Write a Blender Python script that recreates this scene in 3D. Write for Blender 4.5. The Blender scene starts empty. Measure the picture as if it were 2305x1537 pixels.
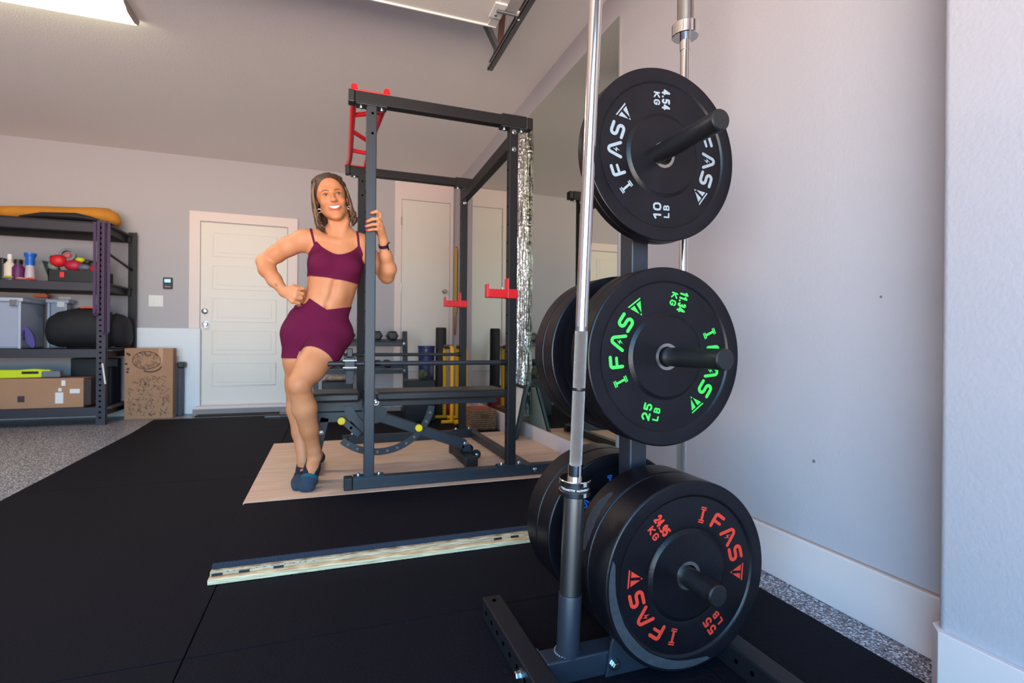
import bpy, bmesh, math, random
import numpy as np
from mathutils import Vector, Matrix
random.seed(7)
R = math.radians
S = bpy.context.scene
col = S.collection
PI = math.pi

# ---------------------------------------------------------------- camera
FPX, CAMH = 1156.8, 0.81
def cam_axes(yaw, pitch, roll):
    yaw, pitch, roll = R(yaw), R(pitch), R(roll)
    f = Vector((math.sin(yaw)*math.cos(pitch), math.cos(yaw)*math.cos(pitch), math.sin(pitch)))
    r = Vector((math.cos(yaw), -math.sin(yaw), 0)); d = f.cross(r)
    return r*math.cos(roll)+d*math.sin(roll), -r*math.sin(roll)+d*math.cos(roll), f
CR, CD, CF = cam_axes(19.654, -0.085, -0.483)
cd = bpy.data.cameras.new('camera'); cam = bpy.data.objects.new('camera', cd); col.objects.link(cam)
cam.matrix_world = Matrix(((CR.x, -CD.x, -CF.x, 0), (CR.y, -CD.y, -CF.y, 0), (CR.z, -CD.z, -CF.z, CAMH), (0, 0, 0, 1)))
cd.sensor_width = 36; cd.lens = FPX*36/2305; cd.clip_start = 0.02; cd.clip_end = 100
cd.dof.use_dof = True; cd.dof.focus_distance = 1.25; cd.dof.aperture_fstop = 5.6
S.camera = cam
def at(px, py, y):                       # the point of the place seen at a photo position, on the plane at distance y
    d = CR*((px-1152.5)/FPX)+CD*((py-768.5)/FPX)+CF
    t = y/d.y; return Vector((d.x*t, y, CAMH+d.z*t))

# ---------------------------------------------------------------- world, light, exposure
w = bpy.data.worlds.new('sky'); S.world = w; w.use_nodes = True
nt = w.node_tree; nt.nodes.clear()
tc = nt.nodes.new('ShaderNodeTexCoord'); sp = nt.nodes.new('ShaderNodeSeparateXYZ'); rp = nt.nodes.new('ShaderNodeValToRGB')
mr = nt.nodes.new('ShaderNodeMapRange'); bg = nt.nodes.new('ShaderNodeBackground'); wo = nt.nodes.new('ShaderNodeOutputWorld')
mr.inputs['From Min'].default_value = -1; mr.inputs['From Max'].default_value = 1
e = rp.color_ramp.elements
e[0].position = 0.0; e[0].color = (0.80, 0.64, 0.48, 1)
e[1].position = 1.0; e[1].color = (0.07, 0.30, 0.70, 1)
for p_, c_ in ((0.36, (1.70, 1.38, 1.12, 1)), (0.495, (1.38, 1.18, 0.98, 1)), (0.505, (0.60, 0.92, 1.05, 1)), (0.57, (0.27, 0.66, 1.0, 1)), (0.75, (0.11, 0.42, 0.85, 1))):
    q = e.new(p_); q.color = c_
nt.links.new(tc.outputs['Generated'], sp.inputs[0]); nt.links.new(sp.outputs['Z'], mr.inputs['Value'])
nt.links.new(mr.outputs[0], rp.inputs[0]); nt.links.new(rp.outputs[0], bg.inputs[0]); nt.links.new(bg.outputs[0], wo.inputs[0])
bg.inputs['Strength'].default_value = 3.0
# light portal in the open garage door: guides the sky's own light, gives none itself
pl = bpy.data.lights.new('door_portal', 'AREA'); pl.shape = 'RECTANGLE'; pl.size = 3.5; pl.size_y = 2.3; pl.cycles.is_portal = True
po = bpy.data.objects.new('door_portal', pl); col.objects.link(po); po.location = (-1.05, -1.05, 1.15); po.rotation_euler = (R(90), 0, 0)
S.view_settings.view_transform = 'Standard'; S.view_settings.look = 'None'; S.view_settings.gamma = 1
S.view_settings.use_curve_mapping = False; S.view_settings.exposure = 2.03

# ---------------------------------------------------------------- materials
def lin(c): return tuple((x/255/12.92 if x/255 <= .04045 else ((x/255+.055)/1.055)**2.4) for x in c)
def M(name, rgb, rough=.6, metal=0, bump=0, bscale=60, var=0, vscale=8, spec=.5, emit=None, coat=0, stretch=None, sss=0, col2=None, detail=3):
    m = bpy.data.materials.new(name); m.use_nodes = True; n = m.node_tree; b = n.nodes['Principled BSDF']
    c = lin(rgb)+(1,)
    b.inputs['Base Color'].default_value = c; b.inputs['Roughness'].default_value = rough; b.inputs['Metallic'].default_value = metal
    b.inputs['Specular IOR Level'].default_value = spec; b.inputs['Coat Weight'].default_value = coat
    if sss: b.inputs['Subsurface Weight'].default_value = sss; b.inputs['Subsurface Radius'].default_value = (.012, .005, .003); b.inputs['Subsurface Scale'].default_value = 1
    if emit: b.inputs['Emission Color'].default_value = lin(emit[0])+(1,); b.inputs['Emission Strength'].default_value = emit[1]
    if bump or var:
        t = n.nodes.new('ShaderNodeTexCoord'); mp = n.nodes.new('ShaderNodeMapping'); n.links.new(t.outputs['Object'], mp.inputs[0])
        if stretch: mp.inputs['Scale'].default_value = stretch
    if bump:
        x = n.nodes.new('ShaderNodeTexNoise'); x.inputs['Scale'].default_value = bscale; x.inputs['Detail'].default_value = detail
        y = n.nodes.new('ShaderNodeBump'); y.inputs['Strength'].default_value = bump; y.inputs['Distance'].default_value = .01
        n.links.new(mp.outputs[0], x.inputs[0]); n.links.new(x.outputs[0], y.inputs['Height']); n.links.new(y.outputs[0], b.inputs['Normal'])
    if var:
        x = n.nodes.new('ShaderNodeTexNoise'); x.inputs['Scale'].default_value = vscale; x.inputs['Detail'].default_value = 5
        r_ = n.nodes.new('ShaderNodeValToRGB'); r_.color_ramp.elements[0].position = .35; r_.color_ramp.elements[1].position = .65
        d = lin(col2) if col2 else tuple(max(0, v*(1-var)) for v in c[:3])
        r_.color_ramp.elements[0].color = tuple(d)+(1,); r_.color_ramp.elements[1].color = c
        n.links.new(mp.outputs[0], x.inputs[0]); n.links.new(x.outputs[0], r_.inputs[0]); n.links.new(r_.outputs[0], b.inputs['Base Color'])
    return m
def speckle(name, cols, scale, rough, thr, bump=0):      # flecks: voronoi cells picked at random
    m = bpy.data.materials.new(name); m.use_nodes = True; n = m.node_tree; b = n.nodes['Principled BSDF']
    t = n.nodes.new('ShaderNodeTexCoord'); v = n.nodes.new('ShaderNodeTexVoronoi'); v.inputs['Scale'].default_value = scale
    s = n.nodes.new('ShaderNodeSeparateColor'); r_ = n.nodes.new('ShaderNodeValToRGB'); r_.color_ramp.interpolation = 'CONSTANT'
    el = r_.color_ramp.elements
    el[0].position = 0; el[0].color = lin(cols[0])+(1,); el[1].position = thr[0]; el[1].color = lin(cols[1])+(1,)
    for c, p_ in zip(cols[2:], thr[1:]): q = el.new(p_); q.color = lin(c)+(1,)
    n.links.new(t.outputs['Object'], v.inputs['Vector']); n.links.new(v.outputs['Color'], s.inputs[0]); n.links.new(s.outputs[0], r_.inputs[0])
    n.links.new(r_.outputs[0], b.inputs['Base Color']); b.inputs['Roughness'].default_value = rough
    if bump:
        x = n.nodes.new('ShaderNodeTexNoise'); x.inputs['Scale'].default_value = 90; y = n.nodes.new('ShaderNodeBump'); y.inputs['Strength'].default_value = bump; y.inputs['Distance'].default_value = .004
        n.links.new(t.outputs['Object'], x.inputs[0]); n.links.new(x.outputs[0], y.inputs['Height']); n.links.new(y.outputs[0], b.inputs['Normal'])
    return m
WALL = M('wall_paint', (183, 177, 183), .75, bump=.12, bscale=110, spec=.3)
CEIL = M('ceiling_paint', (240, 231, 229), .85, bump=.15, bscale=90, spec=.2)
TRIM = M('trim_paint', (228, 209, 206), .45, bump=.05, bscale=40)
DOORP = M('door_paint', (224, 214, 206), .4, bump=.04, bscale=60)
EPOXY = speckle('epoxy_floor', [(140, 132, 138), (40, 40, 50), (212, 212, 220), (98, 92, 100)], 210, .35, (.34, .52, .72))
RUBBER = speckle('rubber_mat', [(20, 18, 25), (17, 15, 22), (150, 145, 145)], 260, .72, (.5, .9975), .35)
RUBBER.node_tree.nodes['Principled BSDF'].inputs['Specular IOR Level'].default_value = .10
RUBBER2 = M('rubber_edge', (40, 44, 58), .8, bump=.8, bscale=200)
BLK = M('powder_coat_black', (23, 21, 25), .5, bump=.06, bscale=500, spec=.35)
BLK2 = M('powder_coat_slate', (36, 39, 48), .42, bump=.05, bscale=500)
DARK = M('black_plastic', (18, 18, 21), .45)
PEGM = M('peg_black', (25, 24, 28), .42, bump=.06, bscale=300)
HOLE = M('hole_dark', (3, 3, 4), 1, spec=0)
RED = M('red_paint', (214, 22, 34), .35)
PLATE = M('bumper_rubber', (18, 15, 21), .35, bump=.05, bscale=150, var=.35, vscale=14, spec=.3)
STEEL = M('brushed_steel', (170, 165, 162), .32, 1)
CHROME = M('chrome', (226, 222, 218), .12, 1)
KNURL = M('knurled_chrome', (214, 211, 208), .36, 1, bump=.9, bscale=900)
ZINC = M('zinc_bolt', (188, 190, 196), .25, 1)
YEL = M('yellow_paint', (236, 170, 12), .4)
YKNOB = M('yellow_knob', (250, 206, 12), .4)
VINYL = M('black_vinyl', (34, 31, 33), .42, bump=.1, bscale=220)
PLY = M('plywood_face', (226, 188, 162), .55, bump=.05, bscale=20, var=.2, vscale=5, stretch=(1, 6, 1), col2=(212, 172, 146))
PINE = M('pine_edge', (255, 224, 178), .6, bump=.3, bscale=30, var=.4, vscale=9, stretch=(1.2, 3, 30), col2=(196, 150, 108))
PINE2 = M('pine_laminate', (238, 206, 166), .65, bump=.4, bscale=30, var=.5, vscale=12, stretch=(2, 3, 60), col2=(160, 118, 84))
CARD = M('cardboard', (176, 130, 100), .85, bump=.08, bscale=80, var=.08, vscale=6)
INK = M('marker_ink', (66, 52, 56), .8)
SKIN = M('skin', (216, 146, 104), .54, bump=.12, bscale=300, sss=.12, spec=.4, var=.12, vscale=5, col2=(200, 126, 84))
MAROON = M('ribbed_maroon', (106, 22, 60), .8, bump=.5, bscale=260, stretch=(3, 3, .4), spec=.15)
SILVERF = M('silver_foil', (230, 228, 224), .14, 1, bump=.8, bscale=45)
MIRR = M('mirror_glass', (214, 220, 212), .005, 1)
WHITE = M('white_plastic', (228, 226, 224), .4)
GALV = M('galvanised_steel', (132, 130, 134), .4, .8, bump=.1, bscale=60)
RUST = M('rusty_primer', (112, 74, 66), .7, .2, bump=.3, bscale=80)

# ---------------------------------------------------------------- mesh builder
def spline(pts, n=4):                 # Catmull-Rom through the points
    P = [Vector(p) for p in pts]; P = [P[0]*2-P[1]]+P+[P[-1]*2-P[-2]]; out = []
    for i in range(1, len(P)-2):
        for k in range(n):
            t = k/n; a, b, c, d = P[i-1:i+3]; out.append(.5*((2*b)+(c-a)*t+(2*a-5*b+4*c-d)*t*t+(3*b-a-3*c+d)*t**3))
    return out+[P[-2]]
def lerps(v, n=4): return [v[i]+(v[i+1]-v[i])*k/n for i in range(len(v)-1) for k in range(n)]+[v[-1]]
class MB:
    def __init__(s): s.v = []; s.f = []
    def add(s, vs, fs):
        o = len(s.v); s.v += [tuple(x) for x in vs]; s.f += [tuple(o+i for i in f) for f in fs]; return s
    def box(s, lo, hi, m=None):
        a = [Vector((x, y, z)) for x in (lo[0], hi[0]) for y in (lo[1], hi[1]) for z in (lo[2], hi[2])]
        if m: a = [m @ p for p in a]
        return s.add(a, [(0, 1, 3, 2), (4, 6, 7, 5), (0, 4, 5, 1), (2, 3, 7, 6), (0, 2, 6, 4), (1, 5, 7, 3)])
    def beam(s, a, b, w_, h, up=(0, 0, 1)):           # rectangular tube from a to b, w_ across, h along up
        a, b, up = Vector(a), Vector(b), Vector(up); d = (b-a).normalized(); sd = d.cross(up).normalized(); u = sd.cross(d)
        vs = [p+sd*i*w_/2+u*j*h/2 for p in (a, b) for i, j in ((-1, -1), (1, -1), (1, 1), (-1, 1))]
        return s.add(vs, [(0, 1, 2, 3), (7, 6, 5, 4), (0, 4, 5, 1), (1, 5, 6, 2), (2, 6, 7, 3), (3, 7, 4, 0)])
    def tube(s, pts, r, n=14, cap=True):
        pts = [Vector(p) for p in pts]; rs = r if isinstance(r, (list, tuple)) else [r]*len(pts); o = len(s.v); prev = None
        for i, p in enumerate(pts):
            d = (pts[min(i+1, len(pts)-1)]-pts[max(i-1, 0)]).normalized()
            if prev is None: prev = d.orthogonal().normalized()
            u = (prev-d*prev.dot(d)).normalized(); prev = u; v_ = d.cross(u)
            for k in range(n):
                t = 2*PI*k/n; s.v.append(tuple(p+(u*math.cos(t)+v_*math.sin(t))*rs[i]))
        for i in range(len(pts)-1):
            for k in range(n):
                a = o+i*n+k; b = o+i*n+(k+1) % n; s.f.append((a, b, b+n, a+n))
        if cap: s.f.append(tuple(o+k for k in range(n))[::-1]); s.f.append(tuple(o+(len(pts)-1)*n+k for k in range(n)))
        return s
    def lathe(s, prof, origin, axis=(0, 0, 1), n=48, closed=False):   # prof: (radius, along axis)
        o = Vector(origin); ax = Vector(axis).normalized(); u = Vector((1, 0, 0)) if abs(ax.x) < .9 else Vector((0, 1, 0))
        u = (u-ax*u.dot(ax)).normalized(); v_ = ax.cross(u); b0 = len(s.v); L = len(prof)
        for r_, h in prof:
            for k in range(n):
                t = 2*PI*k/n; s.v.append(tuple(o+ax*h+(u*math.cos(t)+v_*math.sin(t))*r_))
        for i in range(L if closed else L-1):
            for k in range(n):
                a = b0+i*n+k; b = b0+i*n+(k+1) % n; c = b0+((i+1) % L)*n+(k+1) % n; d = b0+((i+1) % L)*n+k; s.f.append((a, b, c, d))
        if not closed:
            s.f.append(tuple(b0+k for k in range(n))[::-1]); s.f.append(tuple(b0+(L-1)*n+k for k in range(n)))
        return s
    def prism(s, poly, fr, bk):          # fr/bk: functions 2D point -> 3D point
        n = len(poly); return s.add([fr(p) for p in poly]+[bk(p) for p in poly], [tuple(range(n)), tuple(range(2*n-1, n-1, -1))]+[(i, (i+1) % n+0, (i+1) % n+n, i+n)[::-1] for i in range(n)])
    def ball(s, c, r, nu=14, nv=9, m=None):
        r = r if isinstance(r, (list, tuple)) else (r, r, r); vs = []; fs = []; c = Vector(c)
        for j in range(nv+1):
            for i in range(nu):
                a = PI*j/nv; b = 2*PI*i/nu; q = Vector((r[0]*math.sin(a)*math.cos(b), r[1]*math.sin(a)*math.sin(b), r[2]*math.cos(a)))
                vs.append(c+(m @ q if m else q))
        for j in range(nv):
            for i in range(nu): fs.append((j*nu+i, (j+1)*nu+i, (j+1)*nu+(i+1) % nu, j*nu+(i+1) % nu))
        return s.add(vs, fs)
    def build(s, name, mat, parent=None, smooth=None, bev=0, loc=None, mats=None):
        me = bpy.data.meshes.new(name); vs = s.v
        if parent is not None: o_ = parent['_o'] if '_o' in parent else (0, 0, 0); loc = tuple(o_)
        if loc is None: loc = (0, 0, 0)
        vs = [(a-loc[0], b-loc[1], c-loc[2]) for a, b, c in vs]
        me.from_pydata(vs, [], s.f); me.validate(); bm = bmesh.new(); bm.from_mesh(me)
        bmesh.ops.remove_doubles(bm, verts=bm.verts, dist=1e-6)
        bmesh.ops.recalc_face_normals(bm, faces=bm.faces); bm.to_mesh(me); bm.free()
        o = bpy.data.objects.new(name, me); col.objects.link(o); me.materials.append(mat)
        if smooth is not None: me.shade_smooth(); me.set_sharp_from_angle(angle=R(smooth))
        if bev:
            b = o.modifiers.new('bevel', 'BEVEL'); b.width = bev; b.segments = 2; b.limit_method = 'ANGLE'; b.angle_limit = R(40)
        if parent is not None:
            o.parent = parent
            if parent.type != 'EMPTY' or parent.parent: pass
        else: o.location = loc
        return o
ORIG = {}
def thing(name, label, cat, loc=(0, 0, 0), group=None):
    o = bpy.data.objects.new(name, None); col.objects.link(o); o.location = loc; o.empty_display_size = .05
    o['label'] = label; o['category'] = cat
    if group: o['group'] = group
    ORIG[o.name] = Vector(loc); return o
def tag(o, label, cat, group=None, kind=None):
    o['label'] = label; o['category'] = cat
    if group: o['group'] = group
    if kind: o['kind'] = kind
    return o
def struct(o): o['kind'] = 'structure'; return o
def part(mb, name, mat, parent, smooth=None, bev=0, label=None):     # mesh given in world coordinates, parented under an unrotated thing (or its part)
    o = mb.build(name, mat, None, smooth, bev, loc=tuple(ORIG[parent.name]))
    o.parent = parent; o.location = (0, 0, 0); ORIG[o.name] = ORIG[parent.name]
    if label: o['label'] = label
    return o
def solo(mb, name, mat, label, cat, smooth=None, bev=0, group=None, kind=None, loc=(0, 0, 0)):
    o = mb.build(name, mat, None, smooth, bev, loc=loc); ORIG[o.name] = Vector(loc); return tag(o, label, cat, group, kind)
def copy_tree(o, delta=None, parent=None):
    c = o.copy(); col.objects.link(c)
    if parent: c.parent = parent
    elif delta is not None: c.location = o.location+Vector(delta)
    ORIG[c.name] = ORIG.get(o.name, Vector((0, 0, 0)))+(Vector(delta) if delta is not None else Vector((0, 0, 0)))
    for ch in list(o.children): copy_tree(ch, None, c)
    return c

# ---------------------------------------------------------------- room shell
XW, YB, ZC, XL, YF = 1.476, 6.33, 2.752, -3.75, -1.0
struct(MB().box((XL-.1, -2.2, -.1), (XW+.1, YB+.1, 0)).build('floor', EPOXY))
struct(MB().box((XL-.1, YF, ZC), (XW+.1, YB+.1, ZC+.1)).build('ceiling', CEIL))
struct(MB().box((XW, .74, 0), (XW+.1, YB+.1, ZC)).build('wall_right', WALL))
XN, YN = 1.315, .78
mb = MB(); rr = .02                                   # near pier with a rounded corner
poly = [(XW+.1, YF), (XW+.1, YN)]+[(XN+rr-rr*math.sin(t), YN-rr+rr*math.cos(t)) for t in [i*PI/2/8 for i in range(9)]]+[(XN, YF)]
mb.prism(poly, lambda p: (p[0], p[1], 0), lambda p: (p[0], p[1], ZC)); struct(mb.build('wall_pier', WALL, smooth=40))
struct(MB().box((XL-.1, YB, 0), (XW, YB+.1, ZC)).build('wall_back', WALL))
struct(MB().box((XL-.1, YF, 0), (XL, YB, ZC)).build('wall_left', WALL))
mb = MB(); mb.box((XL-.1, YF-.12, 2.3), (XW+.1, YF, ZC+.1)); mb.box((XL-.1, YF-.12, 0), (-2.7, YF, 2.3)); mb.box((.6, YF-.12, 0), (XW+.1, YF, 2.3))
struct(mb.build('wall_front', WALL))
BH = .166
struct(MB().box((XW-.015, YN+.02, 0), (XW, YB, BH)).build('baseboard_right', TRIM, bev=.003))
mb = MB(); poly = [(XN, YF+.01), (XN, YN-.02), (XN+.02, YN), (XW-.016, YN), (XW-.016, YN+.016), (XN+.014, YN+.016), (XN-.016, YN-.014), (XN-.016, YF+.01)]
mb.prism(poly, lambda p: (p[0], p[1], 0), lambda p: (p[0], p[1], BH-.003)); struct(mb.build('baseboard_pier', TRIM, bev=.002))
mb = MB(); mb.box((XL, YB-.015, 0), (-1.42, YB, BH)); mb.box((-.33, YB-.015, 0), (.72, YB, BH)); struct(mb.build('baseboard_back', TRIM, bev=.003))
CAULK = M('caulk_line', (176, 146, 132), .8)
struct(MB().box((XW-.006, YN+.02, BH), (XW, YB-.02, BH+.004)).build('trim_1', CAULK))
# small scuffs and nail holes of the right wall
mb = MB()
for px, py, s_ in ((1372, 130, .004), (1983, 668, .004), (1832, 1038, .006)):
    d = CR*((px-1152.5)/FPX)+CD*((py-768.5)/FPX)+CF; t = XW/d.x; c = Vector((0, 0, CAMH))+d*t
    mb.ball((XW, c.y, c.z), (.0012, s_, s_), 8, 5)
for a, b in (((2130, 212), (2150, 208)),):
    q = []
    for px, py in (a, b):
        d = CR*((px-1152.5)/FPX)+CD*((py-768.5)/FPX)+CF; t = XW/d.x; q.append(Vector((0, 0, CAMH))+d*t)
    mb.tube([(XW-.0005, p.y, p.z) for p in q], .0008, 5)
struct(mb.build('trim_2', M('scuff', (120, 112, 118), .9)))

# five-panel entry door
def door_trim(name, x0, x1, z1, z0, cw):
    mb = MB(); y0 = YB-.022
    mb.box((x0-cw, y0, z0), (x0, YB, z1+cw)); mb.box((x1, y0, z0), (x1+cw, YB, z1+cw)); mb.box((x0, y0, z1), (x1, YB, z1+cw)); mb.box((x0, y0, z0), (x0+.001, YB, z1))
    return struct(mb.build(name, TRIM, bev=.003))
DX0, DX1, DZ0, DZ1 = -1.302, -.438, .095, 2.056
door_trim('trim_3', DX0, DX1, DZ1+.012, 0.0, .1)
d1 = MB().box((DX0+.006, YB-.014, DZ0), (DX1-.006, YB+.02, DZ1)).build('door_1', DOORP, bev=.002); struct(d1); ORIG[d1.name] = Vector((0, 0, 0))
mb = MB(); pw0, pw1 = DX0+.115, DX1-.115
for i in range(5):
    zb = DZ0+.19+i*.352; zt = zb+.265
    for (a, b, c, d) in ((pw0, pw1, zb, zb+.012), (pw0, pw1, zt-.012, zt), (pw0, pw0+.012, zb+.012, zt-.012), (pw1-.012, pw1, zb+.012, zt-.012)):
        mb.box((a, YB-.019, c), (b, YB-.0139, d))
    mb.box((pw0+.05, YB-.0175, zb+.045), (pw1-.05, YB-.0139, zt-.045))
part(mb, 'door_panel', DOORP, d1, bev=.002)
mb = MB().lathe([(.001, .07), (.02, .068), (.028, .055), (.026, .04), (.012, .03), (.012, .006), (.033, .006), (.033, 0)], (-1.243, YB-.014, .958), (0, -1, 0), 20); part(mb, 'door_handle', ZINC, d1, smooth=40)
mb = MB().lathe([(.001, .024), (.022, .024), (.03, .018), (.031, 0)], (-1.253, YB-.014, 1.10), (0, -1, 0), 20); part(mb, 'deadbolt', ZINC, d1, smooth=40)
struct(MB().box((DX0-.02, YB-.16, .062), (DX1+.02, YB-.022, .09)).build('trim_4', TRIM, bev=.003))           # threshold
struct(MB().box((DX0-.02, YB-.022, .02), (DX1+.02, YB, .095)).build('trim_8', TRIM, bev=.003))
struct(MB().box((DX0-.03, YB-.16, 0), (DX1+.03, YB-.03, .062)).build('trim_5', M('step_concrete', (150, 140, 140), .9, bump=.2)))
# slab door of the raised closet
CX0, CX1, CZ0, CZ1 = .822, 1.423, .42, 2.515
mb = MB(); y0 = YB-.022
mb.box((CX0-.08, y0, 0), (CX0, YB, ZC-.005)); mb.box((CX1, y0, 0), (CX1+.038, YB, ZC-.005)); mb.box((CX0, y0, CZ1), (CX1, YB, ZC-.005)); mb.box((CX0, y0, 0), (CX1, YB, CZ0))
struct(mb.build('trim_6', TRIM, bev=.002))
d2 = struct(MB().box((CX0+.005, YB-.012, CZ0+.004), (CX1-.005, YB, CZ1-.005)).build('door_2', DOORP, bev=.001)); ORIG[d2.name] = Vector((0, 0, 0))
mb = MB().lathe([(.001, .062), (.018, .06), (.027, .05), (.024, .036), (.011, .028), (.011, .006), (.03, .006), (.03, 0)], (1.352, YB-.012, 1.415), (0, -1, 0), 20); part(mb, 'door_handle', CHROME, d2, smooth=40)
for z in (2.25, 1.45, .7):
    part(MB().box((CX0-.006, YB-.026, z-.05), (CX0+.008, YB-.011, z+.05)), 'hinge', STEEL, d2, bev=.001)
struct(MB().box((CX0+.0, YB-.0125, CZ0), (CX0+.004, YB-.002, CZ1)).build('trim_7', HOLE))

# wall fittings of the back wall
t = thing('light_switch', 'white double wall switch plate left of the door below the keypad', 'switch', (-1.705, YB, 1.196))
part(MB().box((-1.77, YB-.007, 1.135), (-1.64, YB, 1.255)), 'plate', WHITE, t, bev=.003)
for x in (-1.737, -1.673): part(MB().box((x-.017, YB-.011, 1.16), (x+.017, YB-.006, 1.23)), 'rocker', WHITE, t, bev=.003)
t = thing('wall_keypad', 'small black keypad with a lit blue screen above the light switch', 'keypad', (-1.596, YB, 1.38))
part(MB().box((-1.64, YB-.022, 1.325), (-1.555, YB, 1.445)), 'case', DARK, t, bev=.006)
part(MB().box((-1.625, YB-.0235, 1.393), (-1.57, YB-.0215, 1.427)), 'screen', M('lcd', (120, 150, 170), .3, emit=((120, 160, 185), .5)), t)
part(MB().box((-1.625, YB-.0245, 1.343), (-1.57, YB-.0215, 1.352)), 'button', GALV, t, bev=.001)
t = thing('wall_outlet', 'white wall outlet with a black plug behind the shelving', 'outlet', (-2.483, YB, 1.13))
part(MB().box((-2.53, YB-.007, 1.05), (-2.43, YB, 1.21)), 'plate', WHITE, t, bev=.003)
part(MB().box((-2.505, YB-.03, 1.145), (-2.465, YB-.006, 1.18)), 'plug', DARK, t, bev=.004)
part(MB().tube([(-2.49, YB-.03, 1.16), (-2.56, YB-.06, 1.12), (-2.60, YB-.08, 1.25), (-2.63, YB-.06, 1.3)], .005, 8), 'cord', DARK, t, smooth=60)

# ---------------------------------------------------------------- floor mats and platform
def mat_tile(x0, x1, y0, y1, lab, x0b=None):
    x0b = x0 if x0b is None else x0b
    mb = MB(); g = .0015; poly = [(x0+g, y0+g), (x1-g, y0+g), (x1-g, y1-g), (x0b+g, y1-g)]
    mb.prism(poly, lambda p: (p[0], p[1], 0.0005), lambda p: (p[0], p[1], .012))
    return solo(mb, 'rubber_floor_mat', RUBBER, lab, 'floor mat', bev=.0015, group='black rubber floor mats')
mat_tile(-1.548, -.334, 5.135, 5.885, 'black rubber mat nearest the cardboard box and the white panel door', -1.60)
mat_tile(-1.50, -.334, 3.305, 5.135, 'black rubber mat left of the plywood, behind the left mid mat', -1.548)
mat_tile(-1.44, -.334, 1.475, 3.305, 'black rubber mat left of the pine-fronted platform', -1.50)
mat_tile(-1.40, -.334, -.35, 1.475, 'black rubber mat in the bottom left corner of the photo', -1.44)
mat_tile(-.334, .886, -.35, 1.475, 'black rubber mat in front of the platform under the left foot of the plate tree')
mat_tile(.886, 1.340 - .035, -.35, .76, 'narrow black rubber mat beside the wall pier')
mat_tile(.886, 1.335, .76, 1.93, 'narrow black rubber mat under the right foot of the plate tree')
mat_tile(-.334, .886, 4.02, 5.885, 'black rubber mat behind the rack under the dumbbell stand')
mat_tile(.886, 1.44, 4.02, 5.885, 'black rubber mat behind the rack in front of the closet')
mat_tile(-.334, .886, 1.475, 1.885, 'strip of black rubber mat just in front of the pine edge')
PT = .064; PX0, PX1 = -.36, 1.459
t = thing('lifting_platform', 'lifting platform of plywood and black rubber with raw pine front edge', 'platform', (.5, 2.9, 0))
part(MB().box((PX0, 2.60, .013), (PX1, 4.01, PT)), 'plywood_top', PLY, t, bev=.002)
part(MB().box((PX0+.004, 1.945, .045), (PX1-.02, 2.598, PT-.001)), 'rubber_top', RUBBER, t, bev=.003)
part(MB().box((PX0+.002, 1.93, .044), (PX1-.02, 1.945, PT-.002)), 'rubber_edge', RUBBER2, t, bev=.004)
part(MB().box((PX0, 1.912, .030), (PX1-.02, 2.598, .0445)), 'laminated_board', PINE2, t, bev=.002)
part(MB().box((PX0-.002, 1.885, .013), (PX1-.02, 2.598, .030)), 'pine_board', PINE, t, bev=.002)
for x in (-.355, -.275, -.17, .615, .685):
    part(MB().box((x, 1.9105, .0305), (x+.032, 1.9125, .0385)), 'stamp_mark', DARK, t)
mb = MB()
for i in range(13):
    x = -.31+i*.022+random.uniform(-.004, .004); mb.box((x, 1.9105, .040+random.uniform(-.001, .001)), (x+random.uniform(.003, .009), 1.9118, .0425))
part(mb, 'chalk_marks', M('teal_chalk', (60, 130, 150), .8), t)

# ---------------------------------------------------------------- mirror, foil fringe
mb = MB().box((XW-.008, 2.43, BH+.004), (XW-.0005, 5.42, 2.575)); solo(mb, 'wall_mirror', MIRR, 'huge frameless gym mirror covering the right wall behind the rack', 'mirror')
mb = MB()
for layer in range(3):
    for i in range(34):
        y = 3.73+i*.0097+random.uniform(-.003, .003); x = XW-.012-layer*.009-random.uniform(0, .004); wd = random.uniform(.004, .007); ph = random.uniform(0, 6.28)
        zt, zb = 2.47, .21+random.uniform(0, .05); n = 26; o = len(mb.v)
        for k in range(n+1):
            z = zt+(zb-zt)*k/n; tw = ph+k*random.uniform(.35, .9); dx = .0035*math.cos(tw)
            amp = .0 if k == 0 else .005
            yy = y+random.uniform(-amp, amp)
            mb.v += [(x-dx*.8, yy-wd*abs(math.cos(tw*.5))*.5-.0015, z), (x+dx*.8, yy+wd*abs(math.cos(tw*.5))*.5+.0015, z)]
        for k in range(n): mb.f.append((o+2*k, o+2*k+1, o+2*k+3, o+2*k+2))
solo(mb, 'foil_fringe', SILVERF, 'shimmering silver foil fringe hanging down the mirror behind the rack', 'fringe', kind='stuff')

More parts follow.
